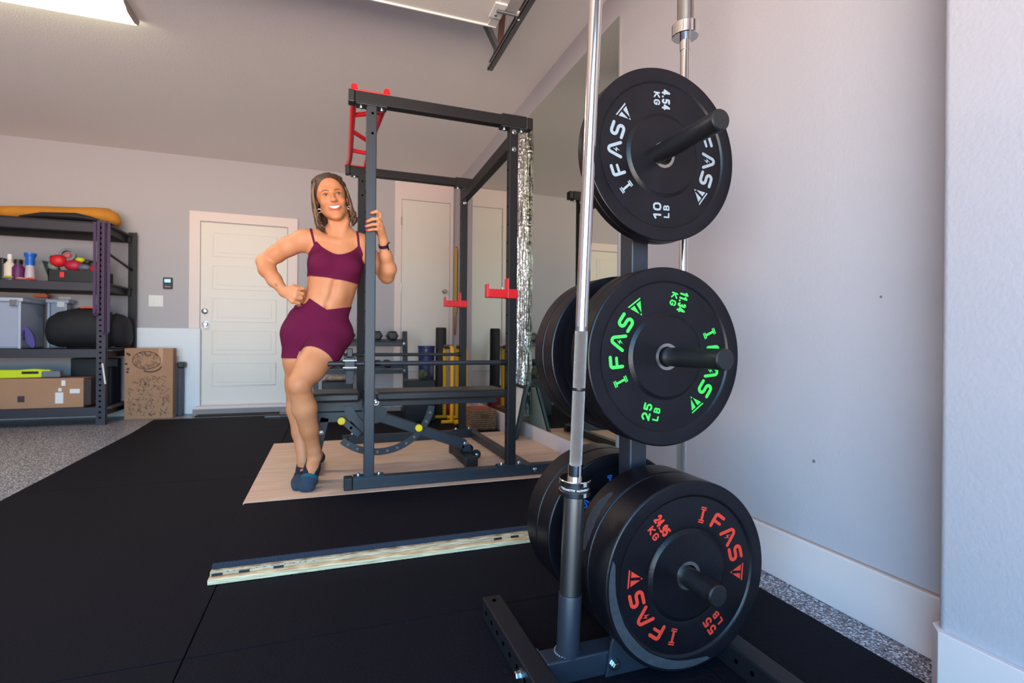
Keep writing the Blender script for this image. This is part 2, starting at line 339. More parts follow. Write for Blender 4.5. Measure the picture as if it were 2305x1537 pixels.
# ---------------------------------------------------------------- power rack
RK = MB
def rx(x, y): return x+(y-2.68)*.018
rack = thing('power_rack', 'tall black steel power rack with red grips and J hooks, leaned on by the woman', 'power rack', (.6, 3.2, PT))
YA, YR, XA, XB = 2.68, 3.845, .1955, .951
TW = .05
def bolt(p, n, parent, r=.011):
    n = Vector(n); mb = MB().lathe([(r*1.35, 0), (r*1.35, .002), (r, .002), (r, .008), (r*.7, .012), (.001, .013)], p, n, 6 if r > .012 else 12)
    return part(mb, 'bolt', ZINC, parent, smooth=35)
for yy in (YA, YR):
    fr = yy == YA
    xa, xb = rx(XA, yy), rx(XB, yy)
    o1 = part(MB().box((rx(.118, yy), yy-.028, PT+.001), (rx(1.235, yy) if fr else rx(1.07, yy), yy+.028, PT+.058)), 'base_beam', BLK2, rack, bev=.004)
    part(MB().box((rx(.076, yy), yy-.031, PT+.0005), (rx(.118, yy), yy+.031, PT+.062)), 'end_cap', DARK, o1, bev=.005)
    o2 = part(MB().box((rx(.115, yy), yy-.026, 1.985), (rx(1.02, yy), yy+.026, 2.042)), 'top_beam', BLK, rack, bev=.004)
    part(MB().box((rx(.083, yy), yy-.028, 1.982), (rx(.115, yy), yy+.028, 2.045)), 'end_cap', DARK, o2, bev=.006)
    part(MB().box((rx(1.02, yy), yy-.029, 1.981), (rx(1.062, yy), yy+.029, 2.046)), 'end_cap', DARK, o2, bev=.007)
    part(MB().box((rx(.88, yy), yy-.03, 1.984), (rx(1.021, yy), yy+.03, 2.047)), 'sleeve_bracket', BLK, o2, bev=.002)
    for x in (xa, xb):
        o3 = part(MB().box((x-TW/2, yy-TW/2, PT+.06), (x+TW/2, yy+TW/2, 1.986)), 'upright', BLK2 if fr and x == xa else BLK, rack, bev=.004)
        part(MB().box((x-.075, yy-.03, PT+.058), (x+.075, yy+.03, PT+.065)), 'foot_plate', BLK2, o3, bev=.002)
        part(MB().box((x-.075, yy-.03, 1.976), (x+.075, yy+.03, 1.983)), 'top_plate', BLK2, o3, bev=.002)
        for s_ in (-.05, .05):
            bolt((x+s_, yy, PT+.065), (0, 0, 1), o3, .0095); bolt((x+s_, yy, 1.976), (0, 0, -1), o3, .0095)
        mb = MB()
        if x == xa:
            for z in (1.94, 1.84): mb.lathe([(.0065, 0), (.0065, .0012)], (x+.004, yy-TW/2, z), (0, -1, 0), 14)
        k = 0; z = .25
        while z < 1.9:
            for sx in (-1,): mb.lathe([(.0055, 0), (.0055, .0012)], (x+sx*TW/2, yy, z), (sx, 0, 0), 12)
            z += .1
        part(mb, 'holes', HOLE, o3)
    for z in (1.955, 1.86): bolt((xb, yy-TW/2, z), (0, -1, 0), rack, .010)
    bolt((rx(1.09, yy) if fr else rx(1.04, yy), yy-.028, PT+.03), (0, -1, 0), rack, .010)
bolt((rx(1.2, YA), YA-.028, PT+.03), (0, -1, 0), rack, .010)
xb = rx(XB, YA); xb2 = rx(XB, YR)
part(MB().beam((xb, YA+.027, 1.905), (xb2, YR-.027, 1.905), .05, .075), 'side_beam', BLK, rack, bev=.004)
part(MB().beam((rx(1.06, YA), YA+.03, PT+.03), (rx(1.03, YR), YR-.03, PT+.03), .05, .05), 'base_stretcher', BLK2, rack, bev=.004)
# multi-grip pull-up bar, red
pu = part(MB().box((.095, YA-.022, 2.0425), (.285, YA+.022, 2.050)), 'pull_up_bar', RED, rack, bev=.002, label='red multi-grip pull-up bar')
part(MB().box((.10, YR-.022, 2.0425), (.30, YR+.022, 2.050)), 'mounting_plate', RED, pu, bev=.002)
zt = 2.068
part(MB().tube([(.112, YA-.01, zt), (.112, YA+.1, zt-.03), (.128, YR-.25, zt-.03), (.128, YR-.13, zt-.025), (.122, YR, zt-.012)], .016, 12), 'long_grip', RED, pu, smooth=50)
part(MB().tube([(.270, YA-.01, zt), (.268, YA+.1, zt-.03), (.245, YA+.5, zt-.03), (.24, YR-.1, zt-.03), (.245, YR, zt-.012)], .016, 12), 'long_grip', RED, pu, smooth=50)
for a, b in (((.115, 2.95), (.262, 2.86)), ((.118, 3.17), (.25, 3.34)), ((.122, 3.50), (.243, 3.52)), ((.116, 2.80), (.266, 2.80))):
    part(MB().tube([(a[0], a[1], zt-.03), (b[0], b[1], zt-.03)], .013, 12), 'cross_grip', RED, pu, smooth=50)
# J hooks on the back uprights, pointing left
for yy, zz in ((YA, 1.072), (YR, 1.093)):
    x = rx(XB, yy)-TW/2; j = part(MB().box((x-.115, yy-.024, zz-.028), (x+.004, yy+.024, zz+.018)), 'j_hook', RED, rack, bev=.003, label='red J hook')
    part(MB().box((x-.122, yy-.024, zz-.028), (x-.112, yy+.024, zz+.045)), 'hook_lip', RED, j, bev=.002)
    part(MB().box((x-.005, yy-.031, zz-.03), (x+.003, yy+.031, zz+.08)), 'hook_plate', RED, j, bev=.002)
    part(MB().box((x, yy-.031, zz-.03), (x+TW+.002, yy-.026, zz+.02)), 'hook_side', RED, j, bev=.001)
# pipe safeties
for yy, x0, zz in ((YA+.034, -.03, .689), (YR-.034, .10, .703)):
    x1 = rx(XB, yy); s_ = part(MB().tube([(x0, yy, zz-.002), (x1-.02, yy, zz)], .0125, 14), 'safety_pipe', BLK2, rack, smooth=50)
    for x in (rx(XA, yy), x1): part(MB().lathe([(.017, -.014), (.017, .014)], (x-.036 if x == x1 else x+.04, yy, zz), (1, 0, 0), 14), 'pipe_collar', DARK, s_, smooth=40)
# strap clamp hanging on the left of the pipe
ps = part(MB().box((.075, 2.69, .655), (.128, 2.735, .72)), 'pipe_clamp', DARK, rack, bev=.004, label='black clamp with a hanging strap end')
part(MB().box((.088, 2.70, .72), (.116, 2.73, .765)), 'clamp_post', DARK, ps, bev=.004)
part(MB().box((.083, 2.70, .585), (.122, 2.728, .655)), 'strap_end', M('worn_strap', (54, 56, 62), .7), ps, bev=.004)
for z in (.67, .705): part(MB().box((.068, 2.688, z-.004), (.135, 2.6895, z+.002)), 'strap_buckle', GALV, ps)

# ---------------------------------------------------------------- adjustable bench inside the rack
YC = 3.10
b = thing('weight_bench', 'black adjustable weight bench with yellow knobs inside the power rack', 'bench', (.4, YC, PT))
def pad(x0, x1, name):
    return part(MB().box((x0, YC-.135, .462), (x1, YC+.135, .514)), name, VINYL, b, bev=.014, smooth=50)
pd = pad(.255, 1.03, 'back_pad'); pad(-.09, .168, 'seat_pad')
part(MB().box((.262, YC-.1365, .488), (1.02, YC-.1345, .490)), 'seam', DARK, pd)
part(MB().box((.28, YC-.03, .422), (1.0, YC+.03, .4615)), 'back_frame', BLK2, b, bev=.004)
part(MB().box((-.08, YC-.03, .40), (.19, YC+.03, .4615)), 'seat_frame', BLK2, b, bev=.004)
part(MB().beam((.26, YC, .37), (.80, YC, .165), .05, .06, (0, 0, 1)), 'main_beam', BLK2, b, bev=.004)
part(MB().beam((-.06, YC, .37), (.30, YC, .365), .05, .06), 'seat_beam', BLK2, b, bev=.004)
def arc_plate(c, r0, r1, a0, a1, name, holes, y):
    mb = MB(); n = 28; poly = [(c[0]+r1*math.cos(a0+(a1-a0)*i/n), c[1]+r1*math.sin(a0+(a1-a0)*i/n)) for i in range(n+1)]+[(c[0]+r0*math.cos(a1-(a1-a0)*i/n), c[1]+r0*math.sin(a1-(a1-a0)*i/n)) for i in range(n+1)]
    for i in range(n):
        q = [poly[i], poly[i+1], poly[2*n-i], poly[2*n+1-i]]
        mb.prism(q, lambda p: (p[0], y-.005, p[1]), lambda p: (p[0], y+.005, p[1]))
    o = part(mb, name, BLK2, b, smooth=40)
    mb = MB()
    for h in range(holes):
        t_ = a0+(a1-a0)*(h+.7)/(holes+.4); rm = (r0+r1)/2
        mb.lathe([(.008, 0), (.008, .0012)], (c[0]+rm*math.cos(t_), y-.005, c[1]+rm*math.sin(t_)), (0, -1, 0), 12)
    part(mb, 'adjustment_holes', M('hole_light', (120, 100, 90), .8) if name == 'back_ladder' else HOLE, o); return o
arc_plate((.28, .47), .290, .328, R(-131), R(-10), 'back_ladder', 11, YC-.04)
sl0 = part(MB().beam((.085, YC-.040, .345), (.172, YC-.040, .262), .008, .036), 'seat_ladder', BLK2, b, bev=.002)
part(MB().lathe([(.008, 0), (.008, .0012)], (.125, YC-.0442, .307), (0, -1, 0), 12), 'adjustment_holes', HOLE, sl0)
mb = MB(); poly = [(.235+.07*math.cos(t_), .40+.075*math.sin(t_)) for t_ in [R(100)+i*R(260)/14 for i in range(15)]]
mb.prism(poly, lambda p: (p[0]+.02, YC-.042, p[1]), lambda p: (p[0]+.02, YC-.034, p[1])); part(mb, 'pivot_plate', BLK2, b, smooth=30)
mb = MB(); poly = [(.03, .40), (.10, .43), (.16, .36), (.20, .31), (.24, .30), (.22, .27), (.17, .28), (.10, .35)]
mb.prism([(.08, .43), (.13, .43), (.17, .36), (.22, .31), (.25, .30), (.235, .27), (.19, .275), (.13, .34), (.09, .40)], lambda p: (p[0], YC-.043, p[1]), lambda p: (p[0], YC-.033, p[1])); part(mb, 'seat_bracket', BLK2, b)
for x, z in ((.072, .352), (.505, .292)):
    part(MB().lathe([(.001, .035), (.018, .034), (.0215, .030), (.0215, .012), (.010, .010), (.010, 0)], (x, YC-.045, z), (0, -1, 0), 28), 'adjustment_knob', YKNOB, b, smooth=40, label='yellow pop-pin knob')
bolt((.262, YC-.043, .447), (0, -1, 0), b, .013); bolt((.80, YC-.03, .175), (0, -1, 0), b, .011); bolt((-.035, YC-.026, .285), (0, -1, 0), b, .009)
part(MB().beam((.79, YC-.18, PT+.034), (.79, YC+.22, PT+.034), .06, .055), 'rear_foot', BLK, b, bev=.004)
part(MB().box((.755, YC-.205, PT+.001), (.83, YC-.17, PT+.066)), 'foot_cap', DARK, b, bev=.006)
part(MB().box((.755, YC+.21, PT+.001), (.83, YC+.245, PT+.066)), 'foot_cap', DARK, b, bev=.006)
part(MB().beam((.795, YC, .17), (.83, YC, .09), .05, .05), 'foot_post', BLK2, b, bev=.004)
for y in (YC-.07, YC+.1):
    wv = part(MB().lathe([(.012, -.012), (.026, -.012), (.029, -.006), (.029, .006), (.026, .012), (.012, .012)], (.855, y, PT+.05), (0, 1, 0), 24), 'wheel', DARK, b, smooth=40)
    part(MB().lathe([(.009, 0), (.009, .006), (.004, .009)], (.855, y-.012, PT+.05), (0, -1, 0), 12), 'axle_bolt', ZINC, wv, smooth=40)
part(MB().beam((-.015, YC, .37), (-.07, YC, PT+.06), .05, .05), 'front_leg', BLK2, b, bev=.004)
part(MB().beam((-.07, YC-.10, PT+.03), (-.07, YC+.24, PT+.03), .05, .055), 'front_foot', BLK2, b, bev=.004)
part(MB().tube([(-.05, YC+.03, .378), (-.325, YC+.03, .378)], .011, 12), 'pull_handle', DARK, b, smooth=50)
part(MB().tube([(-.25, YC+.03, .378), (-.328, YC+.03, .378)], .0135, 12), 'handle_grip', VINYL, b, smooth=50)

# ---------------------------------------------------------------- lettering strokes for the plates
def stroke(pts, wd, rnd=True):
    """flat outline pieces (convex quads and discs) of a thick polyline"""
    out = []
    for (x0, y0), (x1, y1) in zip(pts, pts[1:]):
        dx, dy = x1-x0, y1-y0; L = math.hypot(dx, dy) or 1; nx, ny = -dy/L*wd/2, dx/L*wd/2
        out.append([(x0+nx, y0+ny), (x0-nx, y0-ny), (x1-nx, y1-ny), (x1+nx, y1+ny)])
    for i, (x, y) in enumerate(pts):
        if rnd or 0 < i < len(pts)-1: out.append([(x+wd/2*math.cos(k*PI/5), y+wd/2*math.sin(k*PI/5)) for k in range(10)])
    return out
def arcp(cx, cy, r_, a0, a1, n=7): return [(cx+r_*math.cos(R(a0+(a1-a0)*i/n)), cy+r_*math.sin(R(a0+(a1-a0)*i/n))) for i in range(n+1)]
SW = .0085
GL = {
 'I': stroke([(0, -.012), (0, .012)], .006, False)+stroke([(-.008, .013), (.008, .013)], .003, False)+stroke([(-.008, .0178), (.008, .0178)], .003, False)+stroke([(-.008, -.013), (.008, -.013)], .003, False)+stroke([(-.008, -.0178), (.008, -.0178)], .003, False),
 'F': stroke([(-.011, -.016)]+arcp(-.005, .010, .006, 180, 90)+[(.014, .016)], SW)+stroke([(-.010, -.001), (.011, -.001)], SW*.85),
 'A': stroke([(-.018, -.017)]+arcp(0, .010, .0075, 155, 25)+[(.018, -.017)], SW*.95)+[[(.003, .005), (-.006, -.006), (-.001, -.006)], [(-.003, -.015), (.006, -.003), (.001, -.003)], [(-.006, -.006), (.0, -.006), (.006, -.003), (.0, -.003)]],
 'S': stroke([(.014, .0165), (-.006, .0165)]+arcp(-.006, .0085, .008, 90, 270, 6)+[(.006, .0005)]+arcp(.006, -.0078, .0083, 90, -90, 6)+[(-.014, -.016)], SW),
 'T': [[(-.0215, .020), (.0215, .020), (.0195, .0165), (-.0195, .0165)], [(-.0175, .0125), (-.0035, .0125), (-.0035, -.012), ], [(.0175, .0125), (.0035, .0125), (.0035, -.012)], [(-.0025, -.014), (.0025, -.014), (0, -.019)]],
}
def _rr(x0, y0, x1, y1, r, a=(0, 90, 180, 270)):
    c = [(x1-r, y1-r), (x0+r, y1-r), (x0+r, y0+r), (x1-r, y0+r)]; p = []
    for k in range(4): p += arcp(c[k][0], c[k][1], r, 90*k, 90*k+90, 4)
    return p+[p[0]]
BF_ = {  # block letters on a 1 x 1.4 cell, as stroke paths
 '0': [_rr(.1, .1, .9, 1.3, .36)], '1': [[(.12, 1.02), (.55, 1.3), (.55, .1)]],
 '2': [[(.1, 1.0)]+arcp(.5, .93, .38, 160, -30, 8)+[(.12, .12), (.92, .12)]], '3': [arcp(.48, 1.0, .32, 150, -90, 8)+arcp(.48, .42, .34, 90, -150, 8)],
 '4': [[(.68, .1), (.68, 1.3), (.08, .45), (.95, .45)]], '5': [[(.88, 1.28), (.18, 1.28), (.14, .78), (.5, .84)]+arcp(.48, .46, .37, 70, -150, 8)],
 '9': [[(.2, .12)]+arcp(.45, .47, .40, -70, 0, 4)+[(.87, .95)]+arcp(.5, .95, .36, 0, 360, 12)],
 '.': [[(.18, .14), (.22, .14)]], 'K': [[(.12, .1), (.12, 1.3)], [(.88, 1.3), (.2, .68), (.92, .1)]],
 'G': [arcp(.52, .92, .38, 25, 180, 7)+arcp(.52, .48, .38, 180, 345, 7)+[(.9, .66), (.55, .66)]],
 'L': [[(.14, 1.3), (.14, .12), (.9, .12)]], 'B': [[(.14, .12), (.14, 1.28), (.5, 1.28)]+arcp(.52, 1.0, .27, 90, -90, 6)+arcp(.52, .42, .31, 90, -90, 6)+[(.14, .12)], [(.14, .73), (.5, .73)]],
}
def text_polys(txt, size, width):
    h = size*.72; ws = [(.42 if c == '.' else .8 if c == '1' else 1.0) for c in txt]; gap = .34; tot = sum(ws)+gap*(len(txt)-1); k = width/tot; ky = h/1.4; x = -tot/2; out = []
    for c, w_ in zip(txt, ws):
        for pth in BF_[c]: out += stroke([((x+px)*k, (py-.7)*ky) for px, py in pth], size*.155, c != 'L')
        x += w_+gap
    return out
def font_polys(txt, size):
    cu = bpy.data.curves.new('t', 'FONT'); cu.body = txt; cu.size = size; cu.offset = size*.02; cu.align_x = 'CENTER'; cu.align_y = 'CENTER'
    ob = bpy.data.objects.new('t', cu); col.objects.link(ob); dg = bpy.context.evaluated_depsgraph_get(); me = ob.evaluated_get(dg).to_mesh()
    res = [[(me.vertices[i].co.x, me.vertices[i].co.y) for i in p.vertices] for p in me.polygons]
    ob.evaluated_get(dg).to_mesh_clear(); bpy.data.objects.remove(ob); bpy.data.curves.remove(cu); return res
def lettering(cx, cz, y, A, lb, kg, rad=.145):
    """two curved logos and two weight marks, each a mesh of its own"""
    res = []; cnt = [0]
    def put(mb, polys, ox, oz, ang):         # ang: direction of the glyph's up, in degrees
        u = (math.cos(R(ang)), math.sin(R(ang))); r_ = (u[1], -u[0])
        for pg in polys:
            q = [(ox+p[0]*r_[0]+p[1]*u[0], oz+p[0]*r_[1]+p[1]*u[1]) for p in pg]
            cnt[0] += 1; th = .0008+(cnt[0] % 90)*.000006
            mb.prism(q, lambda p: (p[0], y-th, p[1]), lambda p: (p[0], y+.001, p[1]))
    for base in (A, A+180):
        mb = MB()
        for ch, off in zip('IFAST', (39.5, 20.5, 0, -20, -39)):
            a = base+off; put(mb, GL[ch], cx+rad*math.cos(R(a)), cz+rad*math.sin(R(a)), a)
        res.append(('logo_lettering', mb))
    for (n1, n2, th0, up) in ((lb, 'LB', A+88, A), (kg, 'KG', A-88, A+180)):
        mb = MB(); ox, oz = cx+.146*math.cos(R(th0)), cz+.146*math.sin(R(th0)); u = (math.cos(R(up)), math.sin(R(up)))
        put(mb, text_polys(n1, .033, .042 if n1 == lb else .050), ox+u[0]*.0145, oz+u[1]*.0145, up); put(mb, text_polys(n2, .025, .034), ox-u[0]*.0135, oz-u[1]*.0135, up)
        res.append(('weight_lettering', mb))
    return res
PAINTS = {'10': M('grey_lettering', (146, 156, 164), .5), '25': M('green_lettering', (60, 205, 78), .5), '55': M('red_lettering', (214, 54, 36), .5), '45': M('blue_lettering', (30, 110, 200), .5)}
def plate(cx, cz, y0, y1, kind, A, lab, group, rad=.225, tilt=None):
    """bumper plate between y0 (face towards the door) and y1"""
    t = thing('bumper_plate', lab, 'weight plate', (cx, (y0+y1)/2, cz), group); th = y1-y0; h = th/2
    c = .003 if th < .04 else .0045
    half = [(.0262, h-.004), (.0335, h-.004), (.0335, h-.0015), (.100, h-.0015), (.106, h-.005), (.110, h-.0065), (.120, h-.0045), (.186, h-.0045), (.190, h-.001), (.193, h), (rad-c, h), (rad-c*.35, h-c*.35), (rad, h-c)]
    prof = half+[(r_, -x) for r_, x in half[::-1]]
    mb = MB().lathe(prof, ((cx, (y0+y1)/2, cz)), (0, 1, 0), 128, closed=True)
    bd = part(mb, 'rubber_disc', PLATE, t, smooth=28)
    mb = MB().lathe([(.0255, -h+.001), (.0335, -h+.001), (.0335, -h+.006), (.0265, -h+.006), (.0265, h-.006), (.0335, h-.006), (.0335, h-.001), (.0255, h-.001)], (cx, (y0+y1)/2, cz), (0, 1, 0), 48, closed=True)
    part(mb, 'hub_ring', STEEL, t, smooth=30, label='steel hub ring')
    if kind:
        nm = {'10': ('10', '4.54'), '25': ('25', '11.34'), '55': ('55', '24.95'), '45': ('45', '20.41')}[kind]
        for ln, lm in lettering(cx, cz, y0+.0045, A, *nm): part(lm, ln, PAINTS[kind], t)
    return t

# ---------------------------------------------------------------- plate tree
tr = thing('plate_tree', 'black steel bumper plate tree with bar holders standing on the mats', 'weight rack', (.70, 1.15, .012))
TX = .80; z0 = .0125
part(MB().box((TX-.0265, 1.205, z0+.05), (TX+.0265, 1.265, 1.46)), 'upright', BLK2, tr, bev=.004)
def foot(x, ya, yb, hs):
    o = part(MB().box((x-.027, ya, z0), (x+.027, yb, z0+.058)), 'foot_beam', BLK, tr, bev=.004)
    mb = MB(); y = ya+.06
    while y < yb-.02: mb.lathe([(.0058, 0), (.0058, .0012)], (x-.027, y, z0+.031), (-1, 0, 0), 14); y += .05
    mb.lathe([(.006, 0), (.006, .0012)], (x, yb-.03, z0+.058), (0, 0, 1), 14); part(mb, 'holes', HOLE, o)
    return o
fl = foot(.450, .62, 1.422, 1); fr_ = foot(.957, .62, 1.40, 1)
part(MB().box((.477, 1.078, z0), (.930, 1.135, z0+.057)), 'cross_beam', BLK2, tr, bev=.004)
part(MB().box((.79, 1.30, z0), (1.10, 1.395, z0+.045)), 'rear_cross_beam', BLK2, tr, bev=.004)
part(MB().box((TX-.027, 1.135, z0), (TX+.027, 1.30, z0+.057)), 'spine_beam', BLK2, tr, bev=.004)
mb = MB(); mb.prism([(.625, z0), (.76, z0), (.76, .09), (.70, .14), (.66, .14), (.64, .09)], lambda p: (p[0], 1.069, p[1]), lambda p: (p[0], 1.077, p[1])); part(mb, 'gusset_plate', BLK2, tr, bev=.002)
def hexbolt(p, n, parent, r=.013):
    n = Vector(n); w_ = part(MB().lathe([(r*1.45, 0), (r*1.45, .0025), (r*.9, .0025)], p, n, 28), 'washer', ZINC, parent, smooth=40)
    part(MB().lathe([(r, .0025), (r, .011), (r*.82, .0135), (.001, .0138)], p, n, 6), 'bolt', ZINC, parent, bev=.0008)
hexbolt((.647, 1.069, .042), (0, -1, 0), tr, .0105); hexbolt((.423, 1.108, .038), (-1, 0, 0), tr, .0105)
hexbolt((.646, 1.069, .115), (0, -1, 0), tr, .008); hexbolt((.477, 1.16, .05), (1, 0, 0), tr, .008)
for x, y in ((.542, 1.110), (1.062, 1.36)):
    h = part(MB().lathe([(.0275, z0+.056 if x < 1 else z0+.044), (.0275, .216), (.0265, .218), (.0258, .218), (.0258, .08)], (x, y, 0), (0, 0, 1) if x > 1 else (.003, -.106, 1.48), 32), 'bar_holder', BLK2, tr, smooth=40)
    mb = MB(); n = 26
    for k in range(n):
        a = 2*PI*k/n; mb.ball((x+.0285*math.cos(a), y+.0285*math.sin(a), z0+.058 if x < 1 else z0+.046), (.0035, .0035, .0028), 7, 5)
    part(mb, 'weld_bead', M('weld_%d' % int(x*10), (120, 116, 124), .35, .7), h, smooth=60)
for z, y in ((1.298, .905), (.773, .885), (.256, .90)):
    p = part(MB().lathe([(.0235, 0), (.0235, 1.206-y-.004), (.001, 1.206-y-.0035)][::1], (TX+.005, 1.206, z), (0, -1, 0), 40), 'plate_peg', PEGM, tr, smooth=40)
    part(MB().lathe([(.024, -.012), (.024, .0), (.0215, .0035), (.001, .0040)], (TX+.005, y+.004, z), (0, -1, 0), 40), 'peg_cap', DARK, p, smooth=35)
for z, y in ((1.298, 1.46), (.773, 1.50), (.256, 1.56)):
    part(MB().lathe([(.0235, 0), (.0235, y-1.264), (.001, y-1.264+.001)], (TX+.005, 1.264, z), (0, 1, 0), 32), 'plate_peg', PEGM, tr, smooth=40)
G1, G2, G3 = 'bumper plates on the top peg', 'bumper plates on the middle pegs', 'bumper plates on the bottom pegs'
plate(.821, 1.298, 1.131, 1.156, '10', 181, 'outer thin black bumper plate with grey 10 LB lettering, topmost on the tree', G1)
plate(.821, 1.298, 1.158, 1.183, '10', 150, 'inner thin bumper plate hidden behind the grey-lettered 10 LB plate', G1)
plate(.801, .773, 1.082, 1.127, '25', 165, 'outer black bumper plate with green 25 LB lettering at middle height', G2)
plate(.801, .773, 1.129, 1.174, '25', 120, 'second bumper plate pressed behind the green-lettered 25 LB plate', G2)
plate(.805, .775, 1.300, 1.362, None, 0, 'bumper plate on the far middle peg, the one nearer the upright', G2)
plate(.805, .775, 1.364, 1.424, None, 0, 'bumper plate on the far middle peg, the one farther from the upright', G2)
pf = plate(.809, .256, 1.004, 1.088, '55', 214, 'outer thick black bumper plate with red 55 LB lettering near the floor', G3)
pm = plate(.809, .256, 1.091, 1.175, '55', 170, 'thick bumper plate with a chalky smudge behind the red-lettered 55 LB plate', G3)
pb = plate(.807, .256, 1.318, 1.398, '45', 60, 'thick bumper plate with blue lettering on the far bottom peg nearer the upright', G3)
plate(.807, .256, 1.401, 1.481, '45', 60, 'outermost thick bumper plate on the far bottom peg', G3)
# worn grey band on the front rim and smudge on the tread of the plate behind it
WORN = M('chalky_rubber', (50, 52, 58), .85, bump=.3, bscale=400, var=.3, vscale=60)
mb = MB(); a0, a1, n = 163, 287, 60
for i in range(n+1):
    a = R(a0+(a1-a0)*i/n); q = math.sin(PI*i/n)**.35; ro = .2165; ri = .2165-.0225*q-.0005*math.sin(i*.5)*q-.001
    for r_ in (ri, ro): mb.v.append((.809+r_*math.cos(a), 1.0036, .256+r_*math.sin(a)))
for i in range(n): mb.f.append((2*i, 2*i+1, 2*i+3, 2*i+2))
part(mb, 'worn_patch', WORN, pf)
mb = MB(); n = 18
for i in range(n+1):
    u = i/n; a = R(128+44*u); w_ = .019*math.sin(PI*min(1, u*1.05+.03))**.6+.002*math.sin(i*2.1); yc = 1.122+.006*math.sin(u*5)
    for yy in (yc-w_, yc+w_): mb.v.append((.809+.2254*math.cos(a), max(yy, 1.1), .256+.2254*math.sin(a)))
for i in range(n): mb.f.append((2*i, 2*i+1, 2*i+3, 2*i+2))
part(mb, 'worn_patch', WORN, pm)

# barbells standing in the holders
def barbell(base, top_dir, lab, zc, big):
    base = Vector(base); d = Vector(top_dir).normalized(); t = thing('barbell', lab, 'barbell', tuple(base))
    def P(s): return base+d*s
    def L(prof, name, mat, sm=40, par=t): return part(MB().lathe(prof, base, d, 40), name, mat, par, smooth=sm)
    L([(.0245, .0), (.0245, zc)], 'sleeve', STEEL)
    L([(.0245, zc), (.0355, zc), (.037, zc+.002), (.037, zc+.011), (.034, zc+.012), (.034, zc+.026), (.037, zc+.027), (.037, zc+.036), (.0355, zc+.038), (.016, zc+.038)], 'collar', CHROME, 30)
    L([(.0343, zc+.0125), (.0343, zc+.0255)], 'collar_band', DARK)
    L([(.0175, zc+.038), (.0175, zc+.07), (.0145, zc+.071)], 'bushing', CHROME)
    mb = MB().lathe([(.0145, zc+.07), (.0145, zc+.38)], base, d, 40); part(mb, 'lower_grip', KNURL, t, smooth=40)
    L([(.0138, zc+.38), (.0138, zc+.39)], 'mark_ring', GALV)
    L([(.0145, zc+.243), (.0148, zc+.244), (.0148, zc+.249), (.0145, zc+.25)], 'mark_ring', DARK)
    L([(.0143, zc+.39), (.0143, zc+.93)], 'shaft', CHROME)
    zt_ = .385+1.30
    L([(.0145, zc+.93), (.0145, zt_-.04)], 'upper_grip', CHROME)
    L([(.016, zt_-.04), (.016, zt_), (.038, zt_), (.040, zt_+.002), (.040, zt_+.036), (.038, zt_+.038), (.0245, zt_+.038)], 'upper_collar', CHROME, 30)
    L([(.0245, zt_+.038), (.0245, zt_+.43)], 'upper_sleeve', STEEL)
    return t, base, d
t1, bs, dd = barbell((.542, 1.106, z0+.058), (.545-.542, 1.0-1.106, 1.48), 'steel barbell in the near holder, crossing the foreground left of the plates', .385, False)
t2, _, _ = barbell((1.062, 1.36, z0+.046), (-.042, -.055, 1.75), 'steel barbell in the far holder by the wall, its thick collar near the top', .27, True)
# lettering on the collar band of the near bar
mb = MB(); ux = dd.cross(Vector((0, 1, 0))).normalized()
def ring_text(txt, size, a_mid, zc, rr_, sp_=None):
    polys = font_polys(txt, size)
    for pg in polys:
        q = []
        for (x, y) in pg:
            a = a_mid-x/rr_; u = Vector((1, 0, 0)); u = (u-dd*u.dot(dd)).normalized(); v_ = dd.cross(u)
            # reads upside down as on the bar
            q.append((a, y))
        for rad_ in (rr_,):
            o = len(mb.v)
            for a, y in q: mb.v.append(tuple(bs+dd*(zc-y)+(u*math.cos(a)+v_*math.sin(a))*rad_))
            mb.f.append(tuple(range(o, o+len(q))))
ring_text('STRENGTH  ALLOWZELLE', .0068, R(-118), .385+.019, .03455)
part(mb, 'collar_lettering', WHITE, t1)


# ---------------------------------------------------------------- overhead: garage door, track, ceiling lamp
DOORW = M('garage_door_white', (222, 214, 208), .5, bump=.06, bscale=40)
g = thing('garage_door', 'white sectional garage door parked open under the ceiling', 'garage door', (-1.2, 1.2, 2.5))
for i in range(5):
    ya = 2.645-(i+1)*.53+.004; yb = 2.645-i*.53
    s_ = part(MB().box((-3.2, ya, 2.503), (.838, yb, 2.545)), 'door_section', DOORW, g, bev=.003)
    part(MB().box((.79, ya, 2.497), (.838, yb, 2.5035)), 'end_stile', M('stile_white%d' % i, (214, 204, 200), .45), s_, bev=.001)
part(MB().box((-3.2, 2.641, 2.494), (.838, 2.650, 2.548)), 'edge_rail', M('rail_white', (205, 208, 208), .4), g, bev=.002)
h = part(MB().box((.77, 2.44, 2.488), (.835, 2.56, 2.497)), 'roller_bracket', WHITE, g, bev=.003, label='white roller bracket at the door corner')
part(MB().tube([(.79, 2.475, 2.474), (.915, 2.475, 2.474)], .008, 12), 'roller_stem', GALV, h, smooth=50)
part(MB().lathe([(.005, -.008), (.021, -.008), (.023, 0), (.021, .008), (.005, .008)], (.905, 2.475, 2.474), (1, 0, 0), 20), 'roller', WHITE, h, smooth=40)
for y in (2.50, 2.53): part(MB().lathe([(.008, 0), (.008, .004), (.004, .006)], (.80, y, 2.488), (0, 0, -1), 8), 'screw', ZINC, h)
t = thing('door_track', 'grey steel garage door track hanging from rusty angle irons', 'door track', (.92, 1.4, 2.47))
mb = MB()
mb.box((.925, -.3, 2.455), (.929, 3.0, 2.505)); mb.box((.897, -.3, 2.453), (.929, 3.0, 2.457)); mb.box((.897, -.3, 2.453), (.900, 3.0, 2.470)); mb.box((.905, -.3, 2.502), (.929, 3.0, 2.506))
part(mb, 'track_rail', GALV, t)
